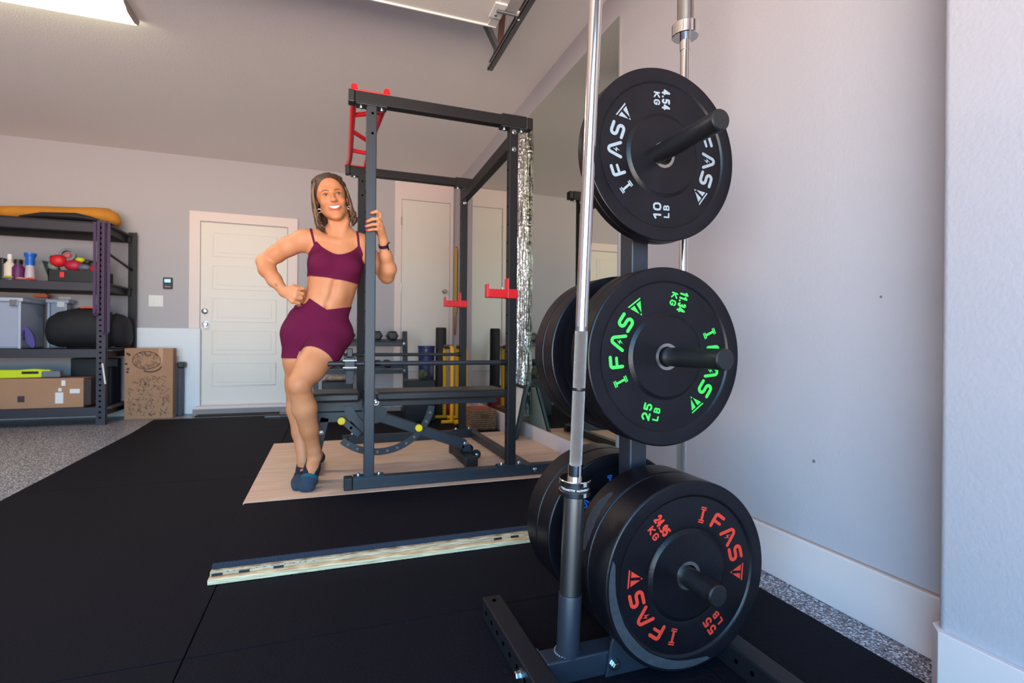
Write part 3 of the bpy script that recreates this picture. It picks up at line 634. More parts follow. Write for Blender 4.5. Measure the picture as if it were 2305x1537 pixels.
part(MB().box((.930, .4, 2.49), (.934, 2.93, 2.53)), 'angle_iron', RUST, t, bev=.001, label='reddish primed angle iron')
part(MB().beam((.933, 2.88, 2.50), (.933, 2.80, ZC), .006, .035, (1, 0, 0)), 'hanger', RUST, t)
part(MB().beam((.935, 2.86, 2.50), (.80, 2.86, ZC), .004, .034, (0, 1, 0)), 'hanger', GALV, t)
part(MB().beam((.935, 2.90, 2.50), (.90, 3.06, ZC), .004, .03, (1, 0, 0)), 'hanger', GALV, t)
part(MB().tube([(.93, 2.97, 2.50), (.93, 2.985, 2.53), (.93, 2.96, 2.56), (.93, 2.93, 2.53)], .006, 8), 'end_loop', RUST, t)
mb = MB()
mb.tube([(.78, 2.55, 2.58), (.78, -.2, 2.58)], .022, 12)
part(mb, 'torsion_spring', GALV, t, smooth=40)
LAMP = M('lamp_lens', (255, 250, 235), .4, emit=((255, 244, 226), 14))
LAMPC = M('lamp_lens_edge', (250, 246, 214), .4, emit=((252, 246, 205), 4.2))
t = thing('ceiling_lamp', 'long lit fluorescent lamp on the ceiling in the top left corner', 'ceiling lamp', (-1.72, 3.59, ZC))
part(MB().box((-2.33, 3.45, 2.735), (-1.10, 3.725, ZC-.001)), 'lamp_pan', WHITE, t, bev=.003)
mb = MB(); L_ = -2.32, -1.105
for (y0, z0_), (y1, z1_) in zip([(3.455, 2.735), (3.475, 2.70), (3.50, 2.685)], [(3.475, 2.70), (3.50, 2.685), (3.53, 2.68)]):
    mb.add([(L_[0], y0, z0_), (L_[1], y0, z0_), (L_[1], y1, z1_), (L_[0], y1, z1_)], [(0, 1, 2, 3)])
for (y0, z0_), (y1, z1_) in zip([(3.645, 2.68), (3.675, 2.685), (3.70, 2.70)], [(3.675, 2.685), (3.70, 2.70), (3.72, 2.735)]):
    mb.add([(L_[0], y0, z0_), (L_[1], y0, z0_), (L_[1], y1, z1_), (L_[0], y1, z1_)], [(0, 1, 2, 3)])
part(mb, 'lens_side', LAMPC, t)
mb = MB(); mb.add([(L_[0], 3.53, 2.68), (L_[1], 3.53, 2.68), (L_[1], 3.645, 2.68), (L_[0], 3.645, 2.68)], [(0, 1, 2, 3)])
part(mb, 'lens', LAMP, t)
mb = MB(); mb.prism([(3.453, 2.7345), (3.475, 2.698), (3.53, 2.678), (3.645, 2.678), (3.70, 2.698), (3.722, 2.7345)], lambda p: (-1.104, p[0], p[1]), lambda p: (-1.098, p[0], p[1]))
part(mb, 'end_plate', M('lamp_end', (160, 150, 150), .5), t)

# ---------------------------------------------------------------- storage shelving on the left
SX0, SX1, SY0, SY1 = -3.62, -1.945, 5.74, 6.27
sh = thing('storage_shelves', 'black steel storage shelving unit with four loaded levels by the back wall', 'shelving', (-2.8, 6.0, 0))
LV = (1.853, 1.312, .70, .165)
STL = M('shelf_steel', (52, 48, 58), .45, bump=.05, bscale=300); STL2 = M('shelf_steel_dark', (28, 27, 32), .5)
for li, z in enumerate(LV):
    s_ = part(MB().box((SX0+.03, SY0+.02, z-.018), (SX1+.05, SY1-.02, z-.004)), 'shelf_board', M('shelf_board_%d' % li, (70, 64, 66), .8), sh)
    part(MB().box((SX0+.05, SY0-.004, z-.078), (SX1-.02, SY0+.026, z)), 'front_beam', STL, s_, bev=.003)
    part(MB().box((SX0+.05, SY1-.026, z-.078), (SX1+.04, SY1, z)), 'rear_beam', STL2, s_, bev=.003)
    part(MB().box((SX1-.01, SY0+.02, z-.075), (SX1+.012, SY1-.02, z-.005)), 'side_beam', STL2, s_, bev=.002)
for x, y, sg in ((SX1-.03, SY0-.006, 1), (SX1+.045, SY1+.006, 1), (SX0, SY0-.006, -1), (SX0, SY1+.006, -1)):
    mb = MB(); s1 = 1 if y < 6 else -1
    mb.box((x-.035, min(y, y+s1*.003), 0), (x+.04, max(y, y+s1*.003), 1.885)); mb.box((x+.037 if sg > 0 else x-.035, min(y, y+s1*.04), 0), (x+.04 if sg > 0 else x-.032, max(y, y+s1*.04), 1.885))
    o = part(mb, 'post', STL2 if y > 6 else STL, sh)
    if sg > 0 and y < 6:
        mb = MB(); z = .06
        while z < 1.86: mb.box((x-.012, y-.0012, z), (x+.004, y-.0001, z+.018)); z += .05
        part(mb, 'slots', HOLE, o)
part(MB().tube([(SX1+.0, SY0+.02, 1.60), (SX1+.045, SY1-.01, 1.50)], .012, 8), 'side_brace', STL2, sh)
part(MB().tube([(SX1-.015, SY0-.012, .57), (SX1+.008, SY0-.012, .38)], .007, 8), 'hook_strip', WHITE, sh, label='pale strip fixed to the front post')
def bxo(px0, py0, px1, py1, y, dep, mat, name, label, cat, bev=.004, parent=None, **k):
    a = at(px0, py1, y); c = at(px1, py0, y); mb = MB().box((a.x, y, a.z), (c.x, y+dep, c.z))
    if parent is not None: return part(mb, name, mat, parent, bev=bev)
    return solo(mb, name, mat, label, cat, bev=bev, **k)
def softmesh(segs, n=18, flat=1.0):                     # list of (x,y,z,rx,rz): a soft lumpy body along its length
    mb = MB(); o = 0
    for i, (x, y, z, ra, rb) in enumerate(segs):
        for k in range(n):
            t_ = 2*PI*k/n; mb.v.append((x, y+ra*math.cos(t_), z+rb*math.sin(t_)))
    for i in range(len(segs)-1):
        for k in range(n): mb.f.append((i*n+k, i*n+(k+1) % n, (i+1)*n+(k+1) % n, (i+1)*n+k))
    mb.f.append(tuple(range(n))); mb.f.append(tuple((len(segs)-1)*n+k for k in range(n))); return mb
z = LV[0]
mb = softmesh([(-2.95, 6.07, z+.10, .06, .05), (-2.75, 6.07, z+.10, .12, .07), (-2.5, 6.07, z+.115, .13, .075), (-2.3, 6.07, z+.125, .13, .075), (-2.15, 6.07, z+.13, .13, .085), (-2.03, 6.07, z+.13, .12, .085), (-1.965, 6.07, z+.115, .09, .065), (-1.94, 6.07, z+.11, .03, .03)])
solo(mb, 'duffel_roll', M('mustard_canvas', (206, 136, 42), .85, bump=.6, bscale=18, var=.15, vscale=6), 'long mustard yellow roll bag lying on the top shelf', 'bag', smooth=60)
mb = softmesh([(-2.62, 5.84, z+.036, .02, .01), (-2.45, 5.84, z+.056, .07, .032), (-2.2, 5.84, z+.064, .08, .040), (-2.10, 5.84, z+.054, .08, .030), (-2.03, 5.84, z+.042, .07, .018), (-2.01, 5.84, z+.036, .03, .008)])
solo(mb, 'folded_cover', M('black_nylon', (26, 24, 28), .6, bump=.5, bscale=20), 'folded black nylon cover in front of the mustard roll bag', 'cover', smooth=60)
solo(MB().box((-3.1, 5.77, z), (-2.0, 6.2, z+.022)), 'flat_board', DARK, 'flat black board lying under the mustard bag on the top shelf', 'board', bev=.004)
# second shelf
z = LV[1]
def bottle(px, ztop, r_, mat, capm, name, lab, cat, y=5.84, neck=.4, cap=True):
    x = at(px, 620, y).x; t_ = thing(name, lab, cat, (x, y, z)); h_ = ztop-z
    part(MB().lathe([(r_*.9, .001), (r_, .01), (r_, h_*.6), (r_*neck, h_*.75), (r_*neck, h_*.82)], (x, y, z), (0, 0, 1), 20), 'bottle_body', mat, t_, smooth=50)
    if cap: part(MB().lathe([(r_*neck*1.15, h_*.8), (r_*neck*1.15, h_)], (x, y, z), (0, 0, 1), 16), 'cap', capm, t_, smooth=50)
CREAM = M('cream_plastic', (222, 206, 190), .5); PURP = M('purple_plastic', (96, 30, 90), .5); BLUE = M('blue_plastic', (24, 96, 190), .35)
bottle(22, 1.545, .04, CREAM, WHITE, 'squeeze_bottle', 'cream squeeze bottle standing second on the second shelf', 'bottle')
bottle(41, 1.50, .045, PURP, DARK, 'drink_bottle', 'dark purple drink bottle right of the cream squeeze bottle', 'bottle', neck=.6)
x = at(68, 600, 5.84).x; t_ = thing('shaker_bottle', 'clear bottle topped by a bright blue cup on the second shelf', 'bottle', (x, 5.84, z))
part(MB().lathe([(.036, .001), (.038, .05), (.03, .14)], (x, 5.84, z), (0, 0, 1), 20), 'bottle_body', M('cloudy_plastic', (190, 176, 186), .3), t_, smooth=50)
part(MB().lathe([(.03, .14), (.034, .19), (.030, .20), (.042, .225), (.044, .25), (.04, .25), (.036, .23)], (x, 5.84, z), (0, 0, 1), 20), 'cup', BLUE, t_, smooth=50)
bxo(-12, 580, 8, 628, 5.85, .12, DARK, 'tool_case', 'black case at the left photo edge on the second shelf', 'case', bev=.01)
for i, (px0, py0, px1, py1, c, nm, lb) in enumerate(((6, 613, 30, 628, (210, 200, 60), 'snack_bar', 'yellow-wrapped snack bar lying by the cream bottle'), (34, 614, 56, 627, (232, 150, 150), 'snack_pouch', 'pink snack pouch lying below the purple bottle'), (56, 620, 78, 630, (236, 98, 60), 'snack_bar', 'orange-wrapped snack bar below the blue cup'), (2, 620, 24, 630, (120, 140, 140), 'notepad', 'grey-green notepad lying flat on the second shelf'))):
    a = at(px0, py1, 5.80); c2 = at(px1, py0, 5.80); zc = max(z+.012+.012*(i == 0), (a.z+c2.z)/2 if i < 0 else z+.014)
    mb = softmesh([(a.x, 5.82, zc, .02, .004), ((a.x*2+c2.x)/3, 5.82, zc+.004, .04, .013), ((a.x+c2.x*2)/3, 5.82, zc+.004, .04, .013), (c2.x, 5.82, zc, .02, .004)], 12)
    solo(mb, nm, M('wrap%d' % i, c, .35, bump=.6, bscale=60), lb, 'snack' if i != 3 else 'notepad', smooth=50)
t_ = thing('storage_tray', 'black open tray on the second shelf heaped with red and grey gear', 'tray', (-2.33, 5.9, z))
a = at(108, 632, 5.80); c = at(226, 605, 5.80)
mb = MB(); x0, x1 = a.x, c.x; ya, yb = 5.80, 6.10
for lo, hi in (((x0, ya, z+.001), (x1, yb, z+.008)), ((x0, ya, z), (x1, ya+.006, z+.11)), ((x0, yb-.006, z), (x1, yb, z+.12)), ((x0, ya, z), (x0+.006, yb, z+.12)), ((x1-.006, ya, z), (x1, yb, z+.12))): mb.box(lo, hi)
part(mb, 'tray_body', DARK, t_)
part(MB().add([(x0-.055, ya+.01, z+.19), (x0-.045, yb-.01, z+.19), (x0+.01, yb-.01, z+.02), (x0, ya+.01, z+.02), (x0-.048, ya+.01, z+.19), (x0-.038, yb-.01, z+.19), (x0+.017, yb-.01, z+.02), (x0+.007, ya+.01, z+.02)], [(0, 1, 2, 3), (7, 6, 5, 4), (0, 4, 5, 1), (1, 5, 6, 2), (2, 6, 7, 3), (3, 7, 4, 0)]), 'tilted_lid', M('teal_dark', (58, 84, 84), .5), t_)
def gear(px, py, r_, c, nm, lb, cat, y=5.9, sq=(1, .8, 1), ring=False):
    p = at(px, py, y); mb = MB()
    if ring: mb.lathe([(r_*.62, -.02), (r_, -.02), (r_, .02), (r_*.62, .02)], p, (0.2, -1, .15), 26, closed=True)
    else:
        mb.ball(p, (r_*sq[0], r_*sq[1], r_*sq[2]), 16, 11)
    return solo(mb, nm, M('gear_'+nm+str(px), c, .5, bump=.5, bscale=30), lb, cat, smooth=50)
gear(131, 587, .058, (206, 24, 36), 'boxing_glove', 'bright red rounded glove at the left of the heaped tray', 'glove', 5.88, (1.1, .8, 1))
gear(152, 574, .062, (104, 110, 116), 'resistance_ring', 'grey ring standing on top of the heaped tray', 'ring', 5.92, ring=True)
gear(152, 575, .030, (206, 96, 100), 'foam_ball', 'pink ball sitting inside the grey ring', 'ball', 5.93)
gear(166, 598, .06, (178, 24, 60), 'knee_wrap', 'crimson rolled wrap in the middle of the tray', 'wrap', 5.9, (1.2, .8, .9))
gear(180, 585, .032, (196, 200, 30), 'yellow_strap', 'yellow-green strap roll right of the grey ring', 'strap', 5.92, (1.2, .8, .8))
gear(197, 590, .034, (80, 62, 34), 'brown_strap', 'brown strap roll behind the yellow-green one', 'strap', 5.98, (1.3, .8, .7))
gear(190, 602, .04, (96, 96, 118), 'grip_towel', 'grey-blue balled towel at the right of the tray', 'towel', 5.88, (1.3, .8, .8))
gear(213, 606, .045, (168, 26, 36), 'red_pouch', 'dark red pouch at the right end of the tray', 'pouch', 5.9, (1, .8, 1))
gear(209, 595, .04, (20, 18, 20), 'black_pouch', 'small black pouch above the dark red one', 'pouch', 5.93, (1.2, .8, .8))
gear(119, 600, .045, (118, 134, 126), 'green_rag', 'grey-green rag beside the red glove', 'rag', 5.9, (1, .7, 1.1))
gear(118, 580, .022, (52, 66, 58), 'green_jar', 'small dark green jar left above the red glove', 'jar', 5.94)
bxo(134, 612, 144, 624, 5.785, .012, M('red_tag', (224, 40, 40), .4), 'luggage_tag', 'bright red tag hanging on the front of the black tray', 'tag', bev=.002)
# hanging purple bands
t_ = thing('resistance_band', 'long purple resistance band looped over the right end of the shelves', 'resistance band', (SX1, 5.72, 1.85))
PB = M('purple_rubber', (66, 34, 78), .55)
for (xa, xb_, zb, nm) in ((-2.02, -1.99, 1.03, 'band_loop'), (-1.955, -1.91, .86, 'band_loop')):
    mb = MB()
    for x, yy in ((xa, 5.715), (xb_, 5.708)): mb.box((x-.011, yy-.003, zb), (x+.011, yy+.003, 1.862))
    mb.tube([(xa, 5.712, zb+.002)]+[((xa+xb_)/2-(xb_-xa)/2*math.cos(k*PI/6), 5.711, zb-.02*math.sin(k*PI/6)) for k in range(1, 6)]+[(xb_, 5.71, zb+.002)], .008, 8)
    mb.box((xa-.011, 5.708, 1.858), (xb_+.011, 5.82, 1.865)); part(mb, nm, PB, t_)
RIB = M('rib_plastic', (168, 178, 200), .4)
# third shelf: bins, duffel, flip-flop
z = LV[2]
def bin_(x0, x1, y0, y1, h_, lab, nm='storage_bin', latch=None):
    t_ = thing(nm, lab, 'storage bin', ((x0+x1)/2, (y0+y1)/2, z), 'clear storage bins')
    CL = M('translucent_plastic_'+str(int(-x0*100)), (156, 162, 182), .35); 
    part(MB().box((x0+.02, y0+.02, z+.001), (x1-.02, y1-.02, z+h_-.03)), 'bin_body', CL, t_, bev=.02)
    part(MB().box((x0, y0, z+h_-.035), (x1, y1, z+h_)), 'bin_lid', M('lid_'+str(int(-x0*100)), (176, 182, 200), .35), t_, bev=.008)
    for x in (x0+.012, x1-.035): part(MB().box((x, y0+.004, z+.0015), (x+.02, y0+.02, z+h_-.036)), 'corner_rib', RIB, t_, bev=.004)
    part(MB().box((x1-.09, y0-.006, z+h_-.075), (x1-.03, y0+.018, z+h_-.02)), 'latch', latch or WHITE, t_, bev=.004)
bin_(-3.12, -2.56, 5.76, 6.2, .455, 'pale blue translucent bin on the third shelf at the left photo edge', latch=GALV)
bin_(-2.54, -2.36, 6.10, 6.24, .47, 'narrow grey translucent bin behind the purple flip-flop')
bxo(75, 663, 106, 668, 6.11, .08, M('orange_label', (226, 96, 40), .5), 'orange_cord', 'orange strip lying on the narrow grey bin', 'strip', bev=.003)
mb = softmesh([(-2.44, 5.93, z+.17, .04, .06), (-2.42, 5.93, z+.17, .12, .13), (-2.36, 5.93, z+.18, .155, .165), (-2.2, 5.93, z+.20, .165, .19), (-2.05, 5.93, z+.20, .165, .19), (-1.97, 5.93, z+.185, .15, .17), (-1.95, 5.93, z+.17, .08, .1)], 24)
t_ = thing('duffel_bag', 'bulky black duffel bag with an orange zip on the third shelf', 'bag', (-2.2, 5.93, z))
part(mb, 'bag_body', M('black_duffel', (20, 20, 27), .75, bump=.5, bscale=14), t_, smooth=60)
part(MB().tube([(-2.17, 5.85, z+.385), (-2.1, 5.84, z+.388), (-2.04, 5.85, z+.383)], .009, 8), 'zip_strip', M('orange_zip', (226, 86, 40), .6), t_)
part(MB().tube([(-2.09, 5.9, z+.37), (-2.03, 5.88, z+.44), (-1.99, 5.9, z+.40)], .012, 8), 'handle', DARK, t_, smooth=60)
p = at(68, 766, 5.80); mb = MB(); n = 20; q = []
for k in range(n):
    t2 = 2*PI*k/n; lx = .034*math.cos(t2)*(1+.15*math.sin(t2)); lz = .10*math.sin(t2); a = R(20); q.append((lx*math.cos(a)-lz*math.sin(a), lx*math.sin(a)+lz*math.cos(a)))
mb.prism(q, lambda c_: (p.x+c_[0], 5.775, z+.105+c_[1]), lambda c_: (p.x+c_[0], 5.793, z+.105+c_[1]))
t_ = thing('flip_flop', 'purple flip-flop leaning upright on the third shelf', 'flip-flop', (p.x, 5.785, z))
part(mb, 'sole', M('lilac_foam', (76, 66, 138), .7), t_, smooth=40)
part(MB().tube([(p.x-.03, 5.773, z+.08), (p.x-.03, 5.755, z+.12), (p.x-.035, 5.772, z+.165)], .006, 8), 'strap', DARK, t_, smooth=50)
mb = softmesh([(-1.975, 6.02, z+.15, .10, .10), (-1.96, 6.02, z+.18, .13, .17), (-1.90, 6.04, z+.17, .14, .16), (-1.86, 6.06, z+.15, .12, .145), (-1.85, 6.08, z+.12, .08, .08)], 9)
solo(mb, 'backpack', M('backpack_fabric', (24, 24, 30), .8, bump=.5, bscale=16), 'black backpack between the front and rear posts of the third shelf', 'backpack', smooth=60)
# bottom shelf
z = LV[3]
t_ = thing('shipping_box', 'long brown shipping box with torn tape on the bottom shelf', 'box', (-2.5, 5.9, z))
part(MB().box((-3.2, 5.78, z+.001), (-2.12, 6.1, z+.27)), 'box_body', CARD, t_, bev=.003)
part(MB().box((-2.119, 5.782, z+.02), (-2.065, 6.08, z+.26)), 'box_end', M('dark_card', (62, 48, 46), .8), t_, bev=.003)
for (x, zz, w_, h_) in ((-2.185, .13, .075, .04), (-2.30, .04, .06, .1), (-2.27, .20, .03, .05), (-2.295, .15, .025, .03)):
    part(MB().box((x-w_/2, 5.7775, z+zz), (x+w_/2, 5.7795, z+zz+h_)), 'torn_tape', WHITE, t_, bev=.001)
part(MB().box((-2.60, 5.7785, z+.06), (-2.55, 5.7795, z+.115)), 'printed_mark', INK, t_)
t_ = thing('hedge_trimmer', 'bright yellow-green power tool lying on the long brown box', 'power tool', (-2.5, 5.85, z+.27))
LIME = M('lime_plastic', (206, 220, 24), .4); zz = z+.271
mb = MB(); mb.prism([(-2.95, zz), (-2.45, zz+.005), (-2.36, zz+.03), (-2.38, zz+.075), (-2.50, zz+.085), (-2.62, zz+.075), (-2.95, zz+.08)], lambda c_: (c_[0], 5.80, c_[1]), lambda c_: (c_[0], 5.88, c_[1])); part(mb, 'tool_housing', LIME, t_, bev=.008)
part(MB().box((-2.58, 5.797, zz+.04), (-2.46, 5.80, zz+.062)), 'label_strip', DARK, t_)
part(MB().box((-2.44, 5.79, zz+.005), (-2.30, 5.86, zz+.065)), 'tool_head', M('grey_rubber', (110, 112, 122), .6), t_, bev=.012)
solo(MB().box((-2.35, 6.12, z), (-1.97, 6.22, z+.44)), 'black_crate', DARK, 'black crate in the dark at the right back of the bottom shelf', 'crate', bev=.01)
solo(MB().box((-2.02, 5.95, z), (-1.965, 6.1, z+.36)), 'toolbox', M('navy_box', (22, 26, 36), .6), 'narrow black case behind the front post on the bottom shelf', 'case', bev=.01)

# drawn-on cardboard box, white board, black bin behind
BX0, BX1, BY = -1.885, -1.475, 6.03
t_ = thing('doodled_box', 'upright cardboard box covered in dark marker doodles by the panel door', 'box', ((BX0+BX1)/2, 6.1, .0))
part(MB().box((BX0, BY, .001), (BX1, BY+.13, .705)), 'box_body', CARD, t_, bev=.003)
part(MB().box((-1.60, BY-.002, .56), (-1.56, BY, .712)), 'tape', M('packing_tape', (190, 138, 100), .35), t_)
rnd = random.Random(3)
def doodle(n, x0, x1, z0_, z1_, s_):
    mb = MB()
    for i in range(n):
        cx, cz = rnd.uniform(x0, x1), rnd.uniform(z0_, z1_); pts = [(cx, BY-.0008, cz)]
        for k in range(rnd.randint(2, 4)): pts.append((min(x1, max(x0, pts[-1][0]+rnd.uniform(-s_, s_))), BY-.0008, min(z1_, max(z0_, pts[-1][2]+rnd.uniform(-s_, s_)))))
        mb.tube(pts, .0016, 4, False)
    return mb
part(doodle(130, BX0+.03, BX1-.03, .03, .43, .025), 'doodles', INK, t_)
mb = MB(); c = Vector((-1.70, BY-.0008, .585))
for k in range(120):
    a = rnd.uniform(0, 6.28); r_ = rnd.uniform(.2, 1)**.5; p = c+Vector((.115*r_*math.cos(a), 0, .085*r_*math.sin(a))); mb.tube([p, p+Vector((rnd.uniform(-.03, .03), 0, rnd.uniform(-.02, .02)))], .0018, 4, False)
mb.tube([c+Vector((.118*math.cos(k*PI/12), 0, .088*math.sin(k*PI/12))) for k in range(25)], .003, 5, False)
mb.tube([c+Vector((.03+.105*math.cos(-.4-k*.13), 0, -.03+.085*math.sin(-.4-k*.13))) for k in range(14)], .006, 5, False)
for (x, zz) in ((-1.86, .65), (-1.845, .64), (-1.87, .55), (-1.855, .50), (-1.86, .47)): mb.ball((x, BY-.0006, zz), (.012, .0008, .012), 8, 5)
part(mb, 'drawn_head', INK, t_)
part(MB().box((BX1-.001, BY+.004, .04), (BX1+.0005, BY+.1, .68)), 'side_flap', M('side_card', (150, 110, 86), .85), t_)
solo(MB().box((-1.86, YB-.06, .0), (-1.285, YB-.03, .915)), 'white_panel', M('panel_white', (224, 226, 232), .45), 'large white board leaning on the wall left of the panel door', 'board', bev=.012)
t_ = thing('waste_bin', 'narrow dark bin between the doodled box and the white board', 'bin', (-1.43, 6.2, 0))
part(MB().box((-1.47, 6.17, .001), (-1.425, 6.26, .50)), 'bin_body', M('dark_grey_plastic', (62, 60, 70), .5), t_, bev=.006)
part(MB().box((-1.47, 6.15, .50), (-1.405, 6.265, .56)), 'bin_lid', DARK, t_, bev=.01)
solo(MB().box((-1.28, 6.02, .0005), (-.50, 6.165, .012)), 'door_mat', M('charcoal_fibre', (52, 48, 52), .95, bump=.6, bscale=250), 'charcoal doormat lying at the foot of the panel door', 'doormat', bev=.002)

# ---------------------------------------------------------------- dumbbell stand and gear behind the rack
DY = 5.62
t_ = thing('dumbbell_stand', 'black two-tier dumbbell stand in front of the back wall', 'dumbbell stand', (.35, DY+.1, .012))
for x in (-.12, .80):
    o = part(MB().beam((x, DY+.02, .013), (x, DY+.19, .90), .05, .06, (0, 1, 0)), 'leg', BLK2, t_, bev=.003)
    part(MB().beam((x, DY-.16, .035), (x, DY+.28, .035), .05, .045), 'stand_foot', BLK2, o, bev=.003)
for z in (.78, .49):
    yo = DY+.16 if z > .6 else DY+.11
    o = part(MB().beam((-.12, yo-.11, z-.02), (.80, yo-.11, z-.02), .05, .045), 'tray_rail', BLK2, t_, bev=.002)
    part(MB().beam((-.12, yo+.05, z+.02), (.80, yo+.05, z+.02), .05, .035), 'tray_rail', BLK2, t_, bev=.002)
    for x in (-.09, .77): part(MB().lathe([(.016, 0), (.012, .01)], (x, yo-.135, z-.01), (0, -1, 0), 12), 'tray_bolt', ZINC, o)
def dumbbell(x, z, lab, r_=.058):
    yo = DY+.13 if z > .6 else DY+.08
    d = thing('dumbbell', lab, 'dumbbell', (x, yo, z), 'dumbbells on the two-tier stand')
    for s_ in (-1, 1):
        part(MB().lathe([(r_*.55, s_*.045), (r_, s_*.055), (r_*1.02, s_*.10), (r_*.8, s_*.115), (r_*.5, s_*.118)], (x, yo, z+r_*.9), (0, 1, 0), 6), 'dumbbell_head', VINYL, d, bev=.004)
    part(MB().lathe([(.014, -.05), (.017, 0), (.014, .05)], (x, yo, z+r_*.9), (0, 1, 0), 14), 'handle', GALV, d, smooth=50)
PL_ = {0: 'behind the woman', 1: 'between the woman and the front upright', 2: 'left', 3: 'right'}
dumbbell(.655, .80, 'black hex dumbbell at the right end of the upper tier'); dumbbell(.49, .80, 'black hex dumbbell second from the right on the upper tier')
dumbbell(.21, .80, 'black hex dumbbell seen between the woman and the rack upright'); dumbbell(.06, .80, 'black hex dumbbell on the upper tier nearest the woman')
for x, lb in ((.02, 'small dumbbell on the lower tier nearest the woman'), (.15, 'small dumbbell on the lower tier behind the strap clamp'), (.60, 'small dumbbell on the lower tier, right half')): dumbbell(x, .51, lb, .045)
mb = MB().lathe([(.062, .001), (.066, .02), (.066, .66), (.06, .675), (.03, .675)], (1.10, 5.35, .012), (0, 0, 1), 28); 
solo(MB().lathe([(.055, .001), (.058, .02), (.058, .92), (.052, .935), (.02, .935)], (1.158, 5.55, .012), (0, 0, 1), 28), 'foam_roller', M('black_foam', (34, 30, 34), .7), 'tall black foam roller standing in front of the closet door', 'foam roller', smooth=50)
t_ = thing('storage_bucket', 'dark blue plastic bucket in front of the closet door', 'bucket', (1.0, 5.6, .012))
NAVY = M('navy_plastic', (34, 36, 92), .45)
part(MB().lathe([(.070, .001), (.088, .72), (.093, .722), (.093, .735), (.084, .735), (.065, .05)], (1.0, 5.55, .012), (0, 0, 1), 32), 'bucket_body', NAVY, t_, smooth=40)
part(MB().lathe([(.012, 0), (.012, .006)], (.98, 5.463, .70), (0, -1, 0), 12), 'rim_button', GALV, t_)
solo(MB().ball((.88, 5.05, .471), (.05, .04, .05), 14, 10), 'camo_ball', M('camo', (92, 98, 60), .7, var=.7, vscale=40), 'small green camouflage ball in front of the blue bucket', 'ball', smooth=60)
solo(MB().box((.70, 4.98, .0125), (.99, 5.2, .42)), 'gear_box', DARK, 'low black box holding the camouflage ball behind the bench', 'box', bev=.01)
solo(softmesh([(.955, 5.1, .50, .02, .03), (.965, 5.1, .51, .03, .07), (.978, 5.1, .52, .03, .09), (.99, 5.1, .50, .02, .04)], 14), 'grey_sock_bag', M('grey_knit', (74, 74, 92), .9), 'grey-blue cloth sack standing on the low black box', 'sack', smooth=60)
# yellow dip bars
def dipbar(x, y, lab):
    d = thing('dip_bar', lab, 'dip bar', (x, y, .012), 'yellow dip bars')
    for yy in (y-.17, y+.17):
        part(MB().tube([(x, yy, .03), (x, yy, .70), (x+.002, yy+(.02 if yy < y else -.02), .735), (x, yy+(.05 if yy < y else -.05), .745)], .019, 12), 'bar_post', YEL, d, smooth=50)
        part(MB().tube([(x-.10, yy, .032), (x+.12, yy, .032)], .018, 12), 'bar_foot', YEL, d, smooth=50)
    part(MB().tube([(x, y-.13, .745), (x, y+.13, .745)], .022, 12), 'grip', VINYL, d, smooth=50)
dipbar(1.115, 4.98, 'yellow dip bar farther from the mirror, behind the bench'); dipbar(1.225, 4.90, 'yellow dip bar nearer the mirror, behind the bench')
solo(MB().ball((1.205, 5.22, .112), .10, 24, 16), 'red_ball', M('crimson_rubber', (150, 20, 40), .45), 'dark red ball on the floor behind the yellow dip bars', 'ball', smooth=60)
def basket(x0, x1, y0, y1, h_, lab, nm='wicker_basket'):
    t_ = thing(nm, lab, 'basket', ((x0+x1)/2, (y0+y1)/2, .012)); WK = M('wicker_%d' % int(x0*100), (164, 124, 92), .8, bump=1, bscale=70, var=.5, vscale=55)
    mb = MB(); b_ = .012; e_ = .01
    for lo, hi in (((x0, y0, .013), (x1, y1, .022)), ((x0, y0, .013), (x1, y0+b_, h_)), ((x0, y1-b_, .013), (x1, y1, h_)), ((x0, y0, .013), (x0+b_, y1, h_)), ((x1-b_, y0, .013), (x1, y1, h_))): mb.box(lo, hi)
    part(mb, 'woven_side', WK, t_, bev=.004)
    mb = MB()
    for k in range(9):
        zz = .03+k*(h_-.03)/8.5
        mb.tube([(x0-.003, y0-.003, zz), (x1+.003, y0-.003, zz), (x1+.003, y1+.003, zz), (x0-.003, y1+.003, zz), (x0-.003, y0-.003, zz)], .0075, 7)
    part(mb, 'wicker_bands', WK, t_, smooth=60)
    part(MB().box(((x0+x1)/2-.03, y0-.012, h_-.065), ((x0+x1)/2+.045, y0-.009, h_-.04)), 'handle_hole', M('handle_dark', (110, 66, 30), .9), t_, bev=.004)
basket(1.20, 1.42, 4.40, 4.68, .19, 'woven wicker basket on the floor against the mirror wall')
solo(MB().box((1.23, 4.45, .15), (1.39, 4.62, .20)), 'red_cloth', M('rust_cloth', (160, 70, 50), .9), 'rust red cloth poking out of the near wicker basket', 'cloth', bev=.02)
basket(.93, 1.10, 5.86, 6.02, .26, 'small wicker basket by the back wall behind the dip bars')
solo(softmesh([(-.03, 5.6, .40, .04, .01), (.02, 5.6, .41, .07, .03), (.14, 5.6, .41, .07, .03), (.2, 5.6, .40, .04, .01)], 14), 'striped_cloth', M('beige_cloth', (176, 150, 128), .9, var=.6, vscale=30), 'crumpled beige and dark cloth seen just over the bench seat', 'cloth', smooth=60)
solo(MB().box((-.06, 5.5, .0125), (.24, 5.75, .38)), 'black_hamper', DARK, 'low black hamper under the dumbbell stand carrying the beige cloth', 'hamper', bev=.01)
